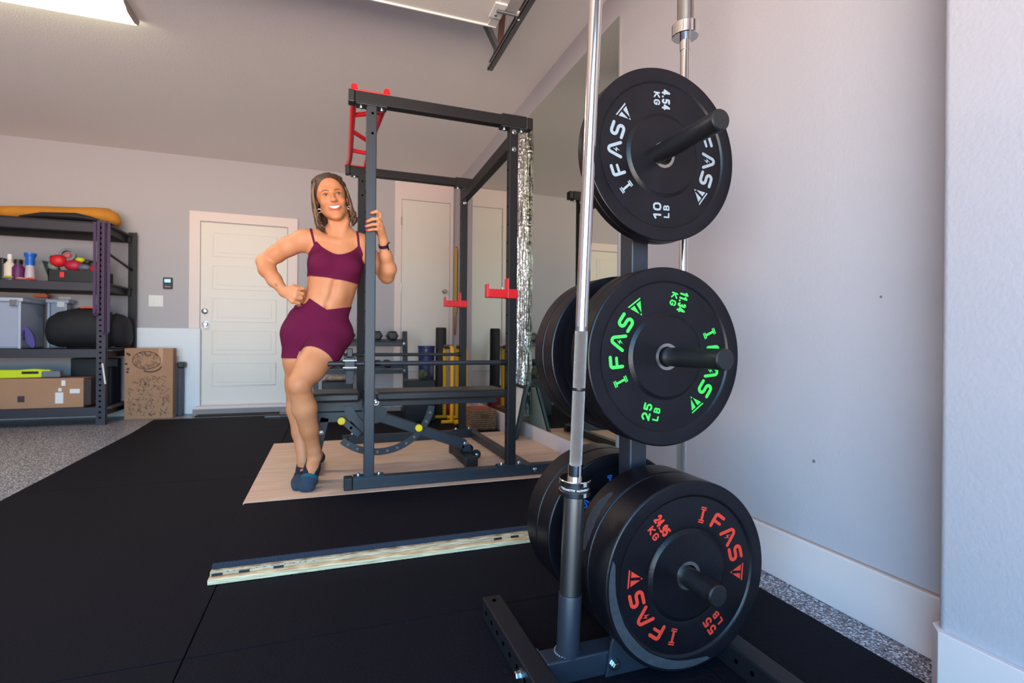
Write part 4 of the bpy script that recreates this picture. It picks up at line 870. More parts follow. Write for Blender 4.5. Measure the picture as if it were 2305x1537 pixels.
# yellow band on a nail
t_ = thing('hanging_band', 'yellow exercise band hanging from a nail beside the closet door', 'resistance band', (1.452, 6.22, 1.95))
part(MB().box((XW-.022, 6.10, 1.15), (XW-.012, 6.20, 1.93)), 'band_strap', M('yellow_band', (206, 160, 40), .6), t_, bev=.003)
part(MB().tube([(XW-.018, 6.12, 1.20), (XW-.03, 6.10, 1.0), (XW-.02, 6.16, .88), (XW-.018, 6.19, 1.1)], .010, 8), 'band_loop', M('band_brown', (170, 110, 60), .6), t_, smooth=50)
part(MB().tube([(XW-.02, 6.15, 1.94), (XW-.001, 6.15, 1.95)], .006, 8), 'nail', GALV, t_)
# framed white board leaning on the mirror
t_ = thing('leaning_frame', 'black-framed white board leaning against the foot of the mirror', 'framed board', (1.42, 3.9, PT))
a_, b_ = Vector((1.335, 3.62, PT+.012)), Vector((1.43, 3.66, .452)); c_, d_ = Vector((1.40, 4.13, PT-.03)), Vector((1.45, 4.09, .45))
# keep the feet on the plywood edge and the mat behind it
c_ = Vector((1.385, 3.98, PT+.012)); d_ = Vector((1.445, 4.0, .455))
part(MB().add([a_, b_, d_, c_]+[v+Vector((.008, 0, 0)) for v in (a_, b_, d_, c_)], [(0, 1, 2, 3), (7, 6, 5, 4), (0, 4, 5, 1), (1, 5, 6, 2), (2, 6, 7, 3), (3, 7, 4, 0)]), 'board', WHITE, t_)
for p_, q_, w_ in ((a_, b_, .05), (b_, d_, .02), (d_, c_, .02), (c_, a_, .02)):
    part(MB().beam(p_-Vector((.006, 0, 0)), q_-Vector((.006, 0, 0)), w_, .022, (1, 0, 0)), 'frame_bar', DARK, t_, bev=.002)

# ---------------------------------------------------------------- the woman: one smooth body from a distance field
class SDF:
    def __init__(s, lo, hi, h):
        s.lo = np.array(lo, float); s.h = h; s.n = tuple(int(math.ceil((b-a)/h))+1 for a, b in zip(lo, hi)); s.d = np.full(s.n, .05, np.float32)
    def _win(s, lo, hi, pad):
        a = np.maximum(0, np.floor((np.array(lo)-pad-s.lo)/s.h).astype(int)); b = np.minimum(s.n, np.ceil((np.array(hi)+pad-s.lo)/s.h).astype(int)+1)
        if (b <= a).any(): return None
        g = [(s.lo[i]+s.h*np.arange(a[i], b[i])).astype(np.float32) for i in range(3)]
        return tuple(slice(a[i], b[i]) for i in range(3)), np.meshgrid(*g, indexing='ij')
    def _mix(s, sl, f, k, op):
        d = s.d[sl]
        if op == 'add':
            if k <= 0: s.d[sl] = np.minimum(d, f)
            else:
                h = np.clip(.5+.5*(d-f)/k, 0, 1); s.d[sl] = d*(1-h)+f*h-k*h*(1-h)
        else:
            f = -f
            if k <= 0: s.d[sl] = np.maximum(d, f)
            else:
                h = np.clip(.5-.5*(d-f)/k, 0, 1); s.d[sl] = d*(1-h)+f*h+k*h*(1-h)
    def cone(s, a, b, ra, rb, k=.02, op='add'):
        a, b = np.array(a, float), np.array(b, float); m = max(ra, rb)+k+.012
        w_ = s._win(np.minimum(a, b), np.maximum(a, b), m)
        if w_ is None: return
        sl, (X, Y, Z) = w_; ba = b-a; L2 = ba@ba
        t = np.clip(((X-a[0])*ba[0]+(Y-a[1])*ba[1]+(Z-a[2])*ba[2])/L2, 0, 1)
        f = np.sqrt((X-a[0]-t*ba[0])**2+(Y-a[1]-t*ba[1])**2+(Z-a[2]-t*ba[2])**2)-(ra+(rb-ra)*t); s._mix(sl, f, k, op)
    def chain(s, pts, k=.02):
        for (a, ra), (b_, rb) in zip(pts, pts[1:]): s.cone(a, b_, ra, rb, k)
    def ell(s, c, r, k=.02, rot=None, op='add'):
        c = np.array(c, float); r = np.array(r, float); m = r.max()+k+.012
        w_ = s._win(c, c, m)
        if w_ is None: return
        sl, (X, Y, Z) = w_; X, Y, Z = X-c[0], Y-c[1], Z-c[2]
        if rot is not None: A = np.array(rot); X, Y, Z = A[0, 0]*X+A[0, 1]*Y+A[0, 2]*Z, A[1, 0]*X+A[1, 1]*Y+A[1, 2]*Z, A[2, 0]*X+A[2, 1]*Y+A[2, 2]*Z
        k0 = np.sqrt((X/r[0])**2+(Y/r[1])**2+(Z/r[2])**2)+1e-6; k1 = np.sqrt((X/r[0]**2)**2+(Y/r[1]**2)**2+(Z/r[2]**2)**2)+1e-6
        s._mix(sl, np.minimum(k0*(k0-1)/k1, m*2), k, op)
    def mesh(s):
        """surface nets"""
        d = s.d; neg = d < 0; c = [slice(0, -1), slice(1, None)]
        shp = tuple(n-1 for n in s.n); cnt = np.zeros(shp, np.int16)
        for i in (0, 1):
            for j in (0, 1):
                for k in (0, 1): cnt += neg[c[i], c[j], c[k]]
        act = (cnt > 0) & (cnt < 8); idx = np.full(shp, -1, np.int64); I = np.argwhere(act); idx[act] = np.arange(len(I))
        acc = np.zeros((len(I), 3)); num = np.zeros(len(I))
        corners = [(i, j, k) for i in (0, 1) for j in (0, 1) for k in (0, 1)]
        for p in corners:
            for ax in range(3):
                if p[ax]: continue
                q = list(p); q[ax] = 1
                a = d[I[:, 0]+p[0], I[:, 1]+p[1], I[:, 2]+p[2]].astype(float); b_ = d[I[:, 0]+q[0], I[:, 1]+q[1], I[:, 2]+q[2]].astype(float)
                m = (a < 0) != (b_ < 0); t = np.where(m, a/np.where(a-b_ == 0, 1, a-b_), 0); v = np.tile(np.array(p, float), (len(I), 1)); v[:, ax] = t
                acc[m] += v[m]; num[m] += 1
        V = s.lo+s.h*(I+acc/num[:, None]); F = []
        for ax in range(3):
            o1, o2 = [(1, 2), (2, 0), (0, 1)][ax]
            sa = [slice(None)]*3; sb = [slice(None)]*3; sa[ax] = slice(0, -1); sb[ax] = slice(1, None)
            A, B = neg[tuple(sa)], neg[tuple(sb)]; E_ = np.argwhere(A != B)
            E_ = E_[(E_[:, o1] > 0) & (E_[:, o2] > 0) & (E_[:, o1] < s.n[o1]-1) & (E_[:, o2] < s.n[o2]-1)]
            fl_ = A[E_[:, 0], E_[:, 1], E_[:, 2]]
            def g(u, v_): q = E_.copy(); q[:, o1] -= u; q[:, o2] -= v_; return idx[q[:, 0], q[:, 1], q[:, 2]]
            q = np.stack([g(1, 1), g(0, 1), g(0, 0), g(1, 0)], 1); q[~fl_] = q[~fl_][:, ::-1]; F.append(q)
        return V, np.concatenate(F)
def relax(V, F, it=1, lam=.5):
    e = np.concatenate([F[:, [0, 1]], F[:, [1, 2]], F[:, [2, 3]], F[:, [3, 0]]]); e = np.concatenate([e, e[:, ::-1]])
    deg = np.bincount(e[:, 0], minlength=len(V)).astype(float)[:, None]; deg[deg == 0] = 1
    for _ in range(it):
        a = np.stack([np.bincount(e[:, 0], weights=V[e[:, 1], i], minlength=len(V)) for i in range(3)], 1); V = V+lam*(a/deg-V)
    return V
def vnormals(V, F):
    n = np.cross(V[F[:, 2]]-V[F[:, 0]], V[F[:, 3]]-V[F[:, 1]]); N = np.zeros_like(V)
    for k in range(4):
        for i in range(3): N[:, i] += np.bincount(F[:, k], weights=n[:, i], minlength=len(V))
    return N/(np.linalg.norm(N, axis=1)[:, None]+1e-9)

# head frame (turned and tilted towards the camera)
HU = Vector((-.215, .03, .976)).normalized(); HFw = Vector((.055, -.99, -.04)); HFw = (HFw-HU*HFw.dot(HU)).normalized(); HR = HFw.cross(HU).normalized()
if HR.x < 0: HR = -HR
HE = at(747.5, 436.5, 2.765)                     # point between the eyes
HS = 1.03
def hp(x, y, z): return np.array(HE+HR*x*HS+HFw*(y-.086)*HS+HU*z*HS)      # head coordinates: right, forward, up (eye level 0)
HM = [list(HR), list(HFw), list(HU)]
hr = lambda *r: tuple(v*HS for v in r)
PW = lambda px, py, y: tuple(at(px, py, y))

B = SDF((-.42, 2.52, PT-.004), (.36, 3.06, 1.72), .0042)
# torso
B.ell((-.052, 2.875, .845), (.163, .108, .10), .03); B.ell((-.055, 2.875, .915), (.140, .098, .09), .04)
B.ell((-.135, 2.925, .83), (.085, .09, .095), .04); B.ell((.025, 2.925, .84), (.085, .09, .095), .04)
B.cone((-.035, 2.872, .93), (.015, 2.872, 1.06), .092, .092, .05)
B.ell((-.012, 2.872, .985), (.113, .088, .09), .04); B.ell((.012, 2.872, 1.06), (.110, .090, .09), .05); B.ell((.028, 2.872, 1.14), (.126, .098, .09), .05)
B.ell((.034, 2.877, 1.21), (.137, .102, .09), .04); B.ell((.032, 2.885, 1.285), (.140, .085, .07), .04)
B.ell((-.028, 2.808, 1.195), (.060, .052, .055), .035); B.ell((.092, 2.808, 1.185), (.060, .052, .055), .035)
B.cone((-.11, 2.875, 1.325), (.155, 2.875, 1.33), .040, .040, .04)
B.cone((.045, 2.895, 1.38), (-.09, 2.885, 1.335), .042, .036, .045); B.cone((.055, 2.895, 1.38), (.14, 2.885, 1.34), .042, .034, .045)
B.cone((.042, 2.885, 1.32), (.052, 2.868, 1.46), .056, .048, .035)                                  # neck
B.cone((.05, 2.83, 1.318), (.085, 2.838, 1.43), .010, .012, .018); B.cone((.04, 2.832, 1.318), (.005, 2.845, 1.43), .009, .012, .018)   # neck tendons
B.cone((.028, 2.815, 1.318), (-.10, 2.845, 1.345), .009, .010, .02); B.cone((.055, 2.815, 1.318), (.145, 2.845, 1.345), .009, .010, .02)  # collar bones
# belly lines and navel
B.cone((.030, 2.768, 1.10), (-.010, 2.766, .985), .004, .003, .030, 'sub'); B.ell((-.012, 2.776, .972), (.006, .010, .008), .008, None, 'sub')
for s_ in (-1, 1): B.ell((.02+s_*.032, 2.800, 1.055), (.026, .030, .055), .03)
# right arm (hand on hip)
sr = (-.120, 2.882, 1.325); er = (-.318, 2.955, 1.212); wr = (-.212, 2.815, 1.048)
B.ell((-.135, 2.88, 1.318), (.052, .050, .050), .035)
B.chain([(sr, .048), ((-.20, 2.91, 1.29), .047), ((-.26, 2.935, 1.25), .042), (er, .037)], .025)
B.chain([(er, .037), ((-.302, 2.93, 1.17), .041), ((-.262, 2.88, 1.11), .034), (wr, .0235)], .02)
# right fist
mc = [PW(667, 650, 2.775), PW(666, 660, 2.768), PW(663, 669, 2.768), PW(658, 678, 2.775)]
for i, m_ in enumerate(mc):
    m_ = np.array(m_); B.cone(wr, m_, .022, .0125, .012)
    p1 = m_+np.array([.030, .010, .004-.004*i]); p2 = p1+np.array([.004, .028, -.012]); r_ = (.0098, .0100, .0096, .0086)[i]
    B.cone(m_, p1, .0125, r_, .005); B.cone(p1, p2, r_, r_*.9, .004); B.cone(p2, p2+np.array([-.020, .004, -.006]), r_*.9, r_*.8, .004)
B.chain([((-.195, 2.80, 1.052), .015), ((-.168, 2.80, 1.072), .012), ((-.135, 2.815, 1.070), .010)], .008)
# left arm, behind the upright, hand wrapped round it
sl_ = (.170, 2.885, 1.318); el = (.292, 2.822, 1.150); wl = (.262, 2.708, 1.300)
B.ell((.172, 2.885, 1.315), (.045, .046, .048), .035)
B.chain([(sl_, .043), ((.225, 2.862, 1.24), .041), (el, .036)], .025)
B.chain([(el, .037), ((.296, 2.785, 1.185), .040), ((.278, 2.745, 1.245), .030), (wl, .0215)], .02)
UX0, UX1, UY0 = XA-TW/2, XA+TW/2, YA-TW/2
kn = [(.2415, 2.668, 1.405), (.2445, 2.664, 1.385), (.2435, 2.663, 1.366), (.2415, 2.666, 1.348)]
B.cone((.262, 2.70, 1.315), (.247, 2.690, 1.378), .021, .019, .012)
for i, m_ in enumerate(kn):
    B.cone((.258, 2.700, 1.32), m_, .017, .0115, .009)
fing = [[kn[0], (.240, 2.650, 1.437), (.222, 2.640, 1.448), (.196, 2.6435, 1.438)],
        [kn[1], (.228, 2.642, 1.412), (.203, 2.640, 1.408), (.176, 2.6435, 1.394)],
        [kn[2], (.228, 2.642, 1.384), (.202, 2.640, 1.381), (.172, 2.6435, 1.370)],
        [kn[3], (.227, 2.643, 1.360), (.203, 2.641, 1.357), (.180, 2.6435, 1.350)]]
for i, f in enumerate(fing):
    r_ = (.0092, .0095, .0092, .0080)[i]
    B.cone(f[0], f[1], .0110, r_, .006); B.cone(f[1], f[2], r_, r_*.96, .003); B.cone(f[2], f[3], r_*.96, r_*.82, .003)
B.chain([((.255, 2.705, 1.325), .014), ((.240, 2.722, 1.355), .012), ((.215, 2.722, 1.385), .010), ((.192, 2.718, 1.395), .0085)], .006)
# right leg, standing
B.chain([((-.133, 2.88, .83), .094), ((-.140, 2.885, .70), .077), ((-.150, 2.905, .58), .057), ((-.152, 2.910, .54), .052)], .03)
B.chain([((-.152, 2.912, .55), .050), ((-.150, 2.930, .44), .053), ((-.136, 2.918, .32), .040), ((-.118, 2.895, .17), .029), ((-.117, 2.90, .135), .031)], .02)
B.chain([((-.117, 2.912, .105), .033), ((-.124, 2.85, .105), .031), ((-.135, 2.79, .090), .030), ((-.142, 2.745, .084), .022)], .02)
B.cone((-.117, 2.93, .098), (-.118, 2.90, .12), .030, .03, .02)
# left leg, crossed in front on tiptoe
B.chain([((.022, 2.860, .835), .096), ((-.025, 2.800, .755), .087), ((-.085, 2.725, .665), .070), ((-.128, 2.672, .600), .056)], .03)
B.ell((-.137, 2.652, .588), (.036, .036, .038), .014); B.cone((-.150, 2.640, .545), (-.105, 2.640, .545), .006, .006, .018, 'sub')
B.chain([((-.130, 2.678, .575), .051), ((-.108, 2.715, .47), .056), ((-.088, 2.755, .36), .043), ((-.066, 2.795, .25), .030), ((-.062, 2.803, .215), .031)], .02)
B.chain([((-.062, 2.815, .205), .033), ((-.073, 2.775, .155), .033), ((-.086, 2.735, .108), .036), ((-.096, 2.705, .088), .023)], .02)
B.cone((-.040, 2.848, .195), (-.050, 2.835, .215), .027, .026, .02); B.cone((-.112, 2.712, .086), (-.080, 2.705, .086), .020, .021, .015)
# head
B.ell(hp(0, -.012, .040), hr(.077, .096, .082), .02, HM); B.ell(hp(0, .030, -.018), hr(.062, .058, .082), .025, HM)
B.ell(hp(0, .032, -.066), hr(.046, .048, .046), .02, HM); B.ell(hp(0, .074, -.110), hr(.016, .015, .014), .02, HM)
for s_ in (-1, 1):
    B.cone(hp(s_*.048, .005, -.055), hp(s_*.014, .066, -.105), .017*HS, .014*HS, .02)
    B.ell(hp(s_*.037, .060, -.033), hr(.021, .021, .017), .016, HM)
    B.cone(hp(s_*.046, .066, .020), hp(s_*.010, .083, .017), .009*HS, .009*HS, .012)
    B.ell(hp(s_*.031, .092, .001), hr(.017, .014, .010), .010, HM, 'sub')
    B.ell(hp(s_*.011, .098, -.036), hr(.0085, .009, .007), .006, HM)
    B.ell(hp(s_*.078, -.008, -.012), hr(.008, .017, .028), .008, HM)
    B.cone(hp(s_*.018, .093, -.032), hp(s_*.042, .076, -.060), .002*HS, .002*HS, .012, 'sub')
B.cone(hp(0, .084, .004), hp(0, .108, -.034), .0075*HS, .0100*HS, .012)
B.ell(hp(0, .083, -.066), hr(.027, .012, .014), .012, HM)
BV, BF = B.mesh(); BV = relax(BV, BF, 2, .45)
BV[:, 2] = np.maximum(BV[:, 2], PT+.0015); BN = vnormals(BV, BF)
wm = thing('person', 'woman in maroon sports bra and shorts leaning on the black rack upright, legs crossed', 'person', (-.08, 2.8, PT))
def npmesh(name, V, F, mat, parent, label=None):
    me = bpy.data.meshes.new(name); V = np.asarray(V)-np.array(ORIG[parent.name]); me.from_pydata(V.tolist(), [], [list(map(int, f)) for f in F]); me.update(); me.shade_smooth()
    o = bpy.data.objects.new(name, me); col.objects.link(o); me.materials.append(mat); o.parent = parent; ORIG[o.name] = ORIG[parent.name]
    if label: o['label'] = label
    return o
body = npmesh('body', BV, BF, SKIN, wm)
def clip(g, off, name, mat, parent, label=None, V=BV, F=BF, N=BN, solid=.0022, one=False):
    """the piece of the body surface where g<0, cut cleanly and lifted off the skin by off"""
    gv = g(V); P = V+N*(off if np.isscalar(off) else off[:, None]); keep = (gv[F] < 0).any(1); tri = F[keep]; vs = []; fs = []; mp_ = {}; cut = {}
    def vi(i):
        if i not in mp_: mp_[i] = len(vs); vs.append(P[i])
        return mp_[i]
    def ci(i, j):
        k = (min(i, j), max(i, j))
        if k not in cut:
            a, b_ = k; t = gv[a]/(gv[a]-gv[b_]); cut[k] = len(vs); vs.append(P[a]*(1-t)+P[b_]*t)
        return cut[k]
    for q in tri.tolist():
        out = []
        for a, b_ in zip(q, q[1:]+q[:1]):
            if gv[a] < 0: out.append(vi(a))
            if (gv[a] < 0) != (gv[b_] < 0): out.append(ci(a, b_))
        if len(out) >= 3: fs.append(out)
    if one:                                # keep only the largest connected piece
        root = list(range(len(vs)))
        def find(a):
            while root[a] != a: root[a] = root[root[a]]; a = root[a]
            return a
        for f in fs:
            for v in f[1:]: root[find(v)] = find(f[0])
        cn = {}
        for f in fs: k = find(f[0]); cn[k] = cn.get(k, 0)+1
        best = max(cn, key=cn.get); fs = [f for f in fs if find(f[0]) == best]; used = sorted({v for f in fs for v in f}); ix = {v: i for i, v in enumerate(used)}
        vs = [vs[v] for v in used]; fs = [[ix[v] for v in f] for f in fs]
    o = npmesh(name, np.array(vs), fs, mat, parent, label)
    if solid: md = o.modifiers.new('thick', 'SOLIDIFY'); md.thickness = solid; md.offset = -1
    return o
def segt(V, a, b_):
    a, b_ = np.array(a), np.array(b_); t = (V-a)@(b_-a)/((b_-a)@(b_-a)); dd_ = np.linalg.norm(V-a-np.clip(t, 0, 1)[:, None]*(b_-a), axis=1); return t, dd_
HIPL, KNL, HIPR, KNR = (.022, 2.860, .835), (-.128, 2.672, .600), (-.133, 2.88, .83), (-.150, 2.905, .58)
def torso_only(V):       # positive inside arms and hands
    a = np.minimum.reduce([segt(V, er, wr)[1]-.05, segt(V, wr, (-.15, 2.79, 1.035))[1]-.062, segt(V, (-.20, 2.91, 1.29), er)[1]-.056, segt(V, (.215, 2.862, 1.25), el)[1]-.052, segt(V, el, wl)[1]-.06, segt(V, wl, (.20, 2.66, 1.40))[1]-.07])
    return -a
def g_shorts(V):
    x, z = V[:, 0], V[:, 2]
    front = V[:, 1] < 2.875
    top_f = np.where(x < -.012, .958+(-.012-x)*.74, .958+(x+.012)*.19); top_f = np.where(x < -.105, 1.027, top_f); top_b = 1.027-(x+.11)*.18
    zt_ = np.where(front, np.maximum(top_f, top_f), top_b); top = z-zt_
    tl, dl = segt(V, HIPL, KNL); tr_, dr_ = segt(V, HIPR, KNR)
    left = dl-.09 < dr_-.085; leg = np.where(left, (tl-.50)*.34, .712-z)
    leg = np.where(z > .79, -.05, leg)
    return np.maximum.reduce([top, leg, .60-z, torso_only(V)])
def g_bra(V):
    x, y, z = V.T; c = .045; hem = 1.118-.135*(x-.02)-z
    nf = 1.243+np.minimum(6.2*(x-c)**2, .08); nb = np.full_like(x, 1.225); top = z-np.where(y < 2.86, nf, nb)
    arm = np.where(x < c, (-.068-x)-(1.300-z)*.62, (x-.158)-(1.290-z)*.45)
    arm = np.where(z > 1.20, arm, -.02)
    return np.maximum.reduce([hem, top, np.where(y < 2.86, arm, arm), torso_only(V)])
def g_strap(V, x0, x1, ztop):
    x, y, z = V.T; cx = x0+(x1-x0)*np.clip((z-1.25)/(ztop-1.25), 0, 1); return np.maximum.reduce([np.abs(x-cx)-.0055, 1.222-z, torso_only(V)])
sh_ = clip(g_shorts, .0040, 'shorts', MAROON, wm, 'maroon fitted bike shorts with a crossover waist', one=True)
br = clip(g_bra, .0040, 'sports_bra', MAROON, wm, 'maroon sports bra', one=True)
for x0, x1 in ((-.057, -.090), (.152, .140)): clip(lambda V: g_strap(V, x0, x1, 1.37), .0032, 'strap', MAROON, br)
# crossover seam of the waistband
def g_seam(V):
    x, y, z = V.T; ln = (z-.958)+(x+.012)*.78; return np.maximum.reduce([np.abs(ln)-.0022, x-.055, -.014-x, y-2.84, torso_only(V)])
clip(g_seam, .0052, 'waist_seam', M('maroon_seam', (78, 14, 42), .85), sh_, solid=0)
# socks: ankle opening slants; three colour zones along the front foot
SN, ST, SB = M('navy_knit', (20, 22, 42), .9, bump=.7, bscale=300), M('teal_knit', (22, 84, 98), .9), M('slate_blue_knit', (44, 58, 74), .9, bump=.5, bscale=300)
An, Bt = np.array((-.062, 2.812, .215)), np.array((-.096, 2.700, .085))
def fl_t(V): return (V-An)@(Bt-An)/((Bt-An)@(Bt-An))
def own_l(V):
    return segt(V, (-.062, 2.812, .215), (-.092, 2.71, .09))[1]-np.minimum(segt(V, (-.117, 2.915, .10), (-.140, 2.75, .085))[1], segt(V, (-.117, 2.90, .10), (-.136, 2.918, .32))[1])
def open_l(V): return V[:, 2]-(.168+.55*(V[:, 1]-2.77)+.9*np.maximum(0, np.abs(V[:, 0]+.066)-.004)*.5)
sk = clip(lambda V: np.maximum.reduce([open_l(V), V[:, 2]-.27, own_l(V)-.008, fl_t(V)-.66]), .0028, 'sock', SN, wm, 'navy ribbed ankle sock with teal band and slate toe')
clip(lambda V: np.maximum.reduce([.66-fl_t(V), fl_t(V)-.76, own_l(V), V[:, 2]-.27, segt(V, (-.066, 2.80, .2), (-.096, 2.7, .085))[1]-.06]), .0032, 'sock_band', ST, sk)
clip(lambda V: np.maximum.reduce([.76-fl_t(V), own_l(V), V[:, 2]-.2, segt(V, (-.066, 2.80, .2), (-.096, 2.7, .085))[1]-.06]), .0030, 'sock_toe', SB, sk)
sk2 = clip(lambda V: np.maximum.reduce([V[:, 2]-(.150+.3*(V[:, 1]-2.88)), -own_l(V)-.008, 2.80-V[:, 1]]), .0028, 'sock', SN, wm, 'navy ankle sock of the foot behind')
clip(lambda V: np.maximum.reduce([V[:, 2]-.16, -own_l(V), V[:, 1]-2.80]), .0030, 'sock_toe', SB, sk2)

def sy(x, z, off=.0, y0=.13):            # point on the face at head position x, z
    y = y0
    while y > .03:
        g = (hp(x, y, z)-B.lo)/B.h; a = g.astype(int); f = g-a; v = 0.
        for i in (0, 1):
            for j in (0, 1):
                for k in (0, 1): v += B.d[a[0]+i, a[1]+j, a[2]+k]*(f[0] if i else 1-f[0])*(f[1] if j else 1-f[1])*(f[2] if k else 1-f[2])
        if v < 0: break
        y -= .0006
    return hp(x, y+off, z)
# face details
EW, IR, PU = M('eye_white', (196, 180, 168), .35), M('iris_brown', (70, 48, 34), .3), M('brow_hair', (96, 62, 42), .7)
LIP, TEE = M('lip_pink', (204, 112, 104), .4), M('teeth', (246, 240, 234), .25)
for s_ in (-1, 1):
    c = Vector(hp(s_*.031, .0775, -.001)); A = Matrix((HR, HFw, HU)).transposed()
    e_ = part(MB().ball(c, (.0118*HS, .0090*HS, .0040*HS), 18, 10, A), 'eye', EW, wm, smooth=60)
    part(MB().ball(Vector(hp(s_*.031+.0005, .0852, -.001)), (.0058*HS, .0030*HS, .0040*HS), 14, 8, A), 'iris', IR, e_, smooth=60)
    part(MB().tube([hp(s_*x, y, z) for x, y, z in ((.0175, .0830, -.001), (.024, .0880, .0042), (.031, .0890, .0056), (.038, .0860, .0044), (.0455, .0785, .0))], [.0008, .0015, .0017, .0016, .0008], 6), 'eyelash', IR, e_)
    part(MB().tube(spline([sy(s_*x, z, .0004) for x, z in ((.012, .0150), (.022, .0195), (.032, .0220), (.042, .0200), (.051, .0135))]), lerps([.0014, .0024, .0023, .0018, .0006]), 8), 'eyebrow', PU, wm, smooth=60)
A = Matrix((HR, HFw, HU)).transposed()
# mouth: an open smile laid on the face surface
def mouth(ua, ub, off, n=15):
    vs = []; fs = []
    for i in range(n):
        t = -1+2*i/(n-1); x = .031*t
        for u in np.linspace(0, 1, 5):
            z = ua(t)+(ub(t)-ua(t))*u; bul = off+.0016*(1-t*t)*4*u*(1-u); vs.append(tuple(mouth_p(x, z)+np.array(HFw)*bul))
    for i in range(n-1):
        for k in range(4): a = i*5+k; fs.append((a, a+1, a+6, a+5))
    return MB().add(vs, fs)
def mouth_p(x, z): return (sy(x, z-.004)+sy(x, z)+sy(x, z+.004))/3
mid = lambda t: -.0675+.0125*t*t; up_ = lambda t: mid(t)+.0052*(1-t*t); lo_ = lambda t: mid(t)-.0052*(1-t*t)-.0003
part(mouth(up_, lo_, .0012), 'teeth', TEE, wm, smooth=60)
lp = part(mouth(lambda t: up_(t)+.0048*(1-t*t)**.7-.0012*math.exp(-(t/.12)**2)+.0008, lambda t: up_(t)-.0004, .0026), 'lips', LIP, wm, smooth=60)
part(mouth(lo_, lambda t: lo_(t)-.0066*(1-t*t)**.7-.0008, .0030), 'lower_lip', LIP, lp, smooth=60)
for s_ in (-1,):
    c = hp(s_*.071, .012, -.056); part(MB().tube([c+np.array(HR)*.010*math.cos(k*PI/8)+np.array(HU)*.010*math.sin(k*PI/8) for k in range(17)], .0030, 8), 'hoop_earring', ZINC, wm, smooth=60)
c = hp(.0745, .012, -.056); part(MB().tube([c+np.array(HR)*.008*math.cos(k*PI/8)+np.array(HU)*.008*math.sin(k*PI/8) for k in range(17)], .0022, 8), 'hoop_earring', ZINC, wm, smooth=60)
# nails of the left hand
NAIL = M('coral_nail', (214, 58, 84), .3)
for f in fing:
    t_ = Vector(f[3]); dr = (Vector(f[3])-Vector(f[2])).normalized(); part(MB().ball(t_+dr*.003+Vector((0, -.0045, .001)), (.0058, .0035, .0048), 10, 7), 'fingernail', NAIL, wm, smooth=60)
# watch
ax = (Vector(wl)-Vector((.278, 2.745, 1.245))).normalized(); c = Vector(wl)-ax*.008; u = ax.orthogonal().normalized(); v_ = ax.cross(u)
wt = part(MB().lathe([(.0225, -.008), (.0262, -.008), (.0262, .008), (.0225, .008)], c, ax, 30, closed=True), 'smartwatch', M('plum_strap', (58, 22, 50), .5), wm, smooth=40, label='plum strapped smartwatch')
sd = (Vector((.8, -.62, 0))-ax*Vector((.8, -.62, 0)).dot(ax)).normalized(); q = c+sd*.030; w3 = ax.cross(sd)
part(MB().beam(q-ax*.017, q+ax*.017, .028, .009, sd), 'watch_case', DARK, wt, bev=.003)
part(MB().beam(q+sd*.005-ax*.014, q+sd*.005+ax*.014, .022, .002, sd), 'watch_face', M('watch_glass', (200, 190, 186), .1, coat=1), wt, bev=.001)
# wrist tattoo
part(MB().tube([np.array(wr)+np.array(p) for p in ((-.040, -.012, .030), (-.034, -.022, .036), (-.036, -.020, .022), (-.026, -.024, .028))], .0009, 5), 'tattoo', M('tattoo_ink', (84, 70, 66), .7), wm)

# hair: a cap and loose shoulder-length locks
HAIR = M('brown_hair', (92, 60, 42), .5, bump=.5, bscale=220, var=.5, vscale=26, stretch=(3, 3, .35), col2=(52, 34, 24), spec=.4)
HAIR2 = M('blonde_lock', (156, 118, 86), .5, bump=.5, bscale=220, var=.4, vscale=30, stretch=(3, 3, .35), col2=(98, 68, 48), spec=.4)
H_ = SDF((-.16, 2.70, 1.36), (.17, 3.0, 1.72), .004)
H_.ell(hp(0, -.020, .046), hr(.086, .098, .088), .01, HM)
H_.ell(hp(0, .088, -.020), hr(.055, .060, .076), .012, HM, 'sub')
H_.ell(hp(0, .11, -.09), hr(.11, .10, .09), .01, HM, 'sub')
H_.ell(hp(0, -.03, -.11), hr(.11, .12, .07), .01, HM, 'sub')
for s_ in (-1, 1):
    H_.chain([(hp(s_*.010, .040, .100), .014), (hp(s_*.042, .028, .092), .016), (hp(s_*.066, .010, .062), .016), (hp(s_*.076, -.006, .01), .014), (hp(s_*.078, -.02, -.06), .013)], .01)
HV, HF_ = H_.mesh(); HV = relax(HV, HF_, 1)
hair = npmesh('hair', HV, HF_, HAIR, wm, 'brown and blonde shoulder-length hair')
rnd = random.Random(11)
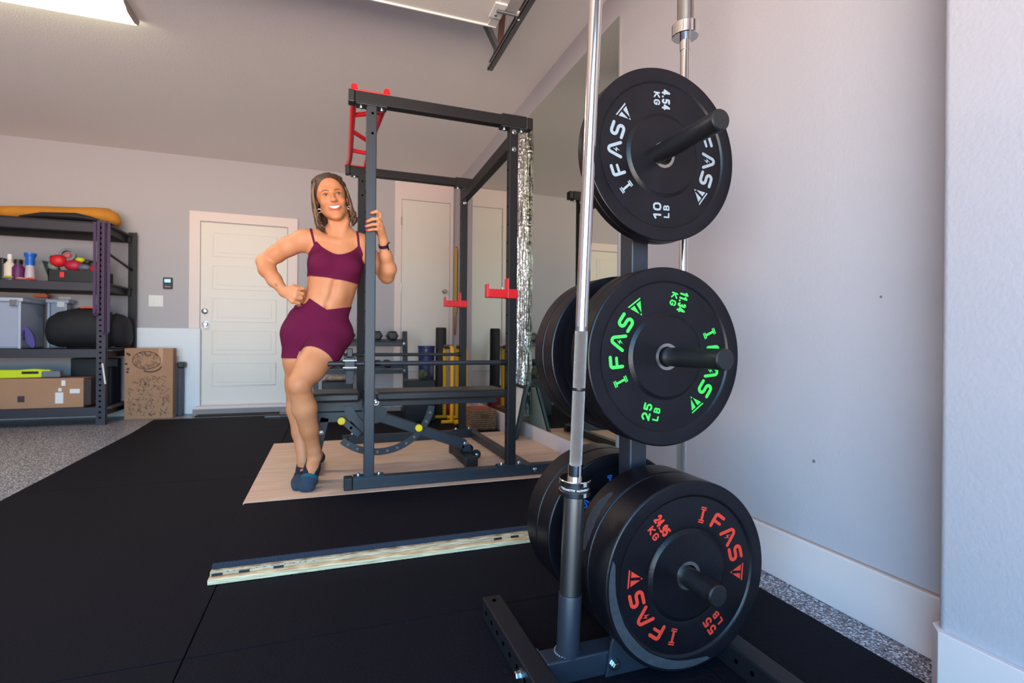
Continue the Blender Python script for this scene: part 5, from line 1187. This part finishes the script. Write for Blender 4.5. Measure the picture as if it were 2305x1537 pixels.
def locks(name, mat, n, side, lo, hi, fwd, r0, inward=0):
    mb = MB()
    for i in range(n):
        a = rnd.uniform(*fwd); sx = side; j = lambda s: rnd.uniform(-s, s); out = rnd.uniform(-.006, .007)
        top = hp(sx*(.052+j(.012)), a+.012, .088+j(.014)); m1 = hp(sx*(.080+out*.4), a, .035+j(.01)); m2 = hp(sx*(.086+out), a+j(.008), -.035+j(.01))
        L_ = rnd.uniform(lo, hi); m3 = hp(sx*(.085+out+j(.004)), a+j(.012)-.004, L_*.55-.01); end = hp(sx*(.078+out-inward), a-.008+j(.014), L_)
        end = end+np.array(HR)*(.12*(-L_-.08))
        w1 = hp(sx*(.088+out+rnd.uniform(0, .008)), a-.004, L_*.8)+np.array(HR)*(.07*(-L_-.08))
        mb.tube(spline([top, m1, m2, m3, w1, end], 4), lerps([r0*.5, r0, r0*1.1, r0*1.1, r0*.9, r0*.12], 4), 7)
    return part(mb, name, mat, hair, smooth=80)
locks('lock_strands', HAIR, 40, -1, -.185, -.140, (-.050, .026), .0062, .012); locks('lock_strands', HAIR2, 26, -1, -.185, -.120, (-.045, .036), .0040, .008)
locks('lock_strands', HAIR, 36, 1, -.145, -.105, (-.050, .018), .0060, .008); locks('lock_strands', HAIR2, 16, 1, -.140, -.095, (-.045, .026), .0038, .006)
mb = MB()
for i in range(56):       # back of the hair behind the neck
    x = -.078+.146*i/55; j = lambda s: rnd.uniform(-s, s)
    mb.tube(spline([hp(x*.8, -.08, .06), hp(x, -.088+j(.01), .0), hp(x*1.02, -.062+j(.015), -.06), hp(x*.95+j(.008), -.045+j(.015), -.115+j(.014)-(.045 if x < -.01 else 0))], 4), lerps([.006, .008, .0075, .0012], 4), 7)
for i in range(60):       # strands combed back from the hairline
    x = -.064+.128*i/59; j = rnd.uniform(-.0025, .0025)
    mb.tube(spline([hp(x*.86, .072-abs(x)*.45, .070-x*x*6.5+j), hp(x*.98, .050-abs(x)*.35, .108-x*x*7+j), hp(x*1.12, .0, .127-x*x*6.5+j), hp(x*1.18, -.06, .105-x*x*5+j)], 5), lerps([.0018, .0045, .0050, .003], 5), 6)
part(mb, 'swept_strands', HAIR, hair, smooth=80)
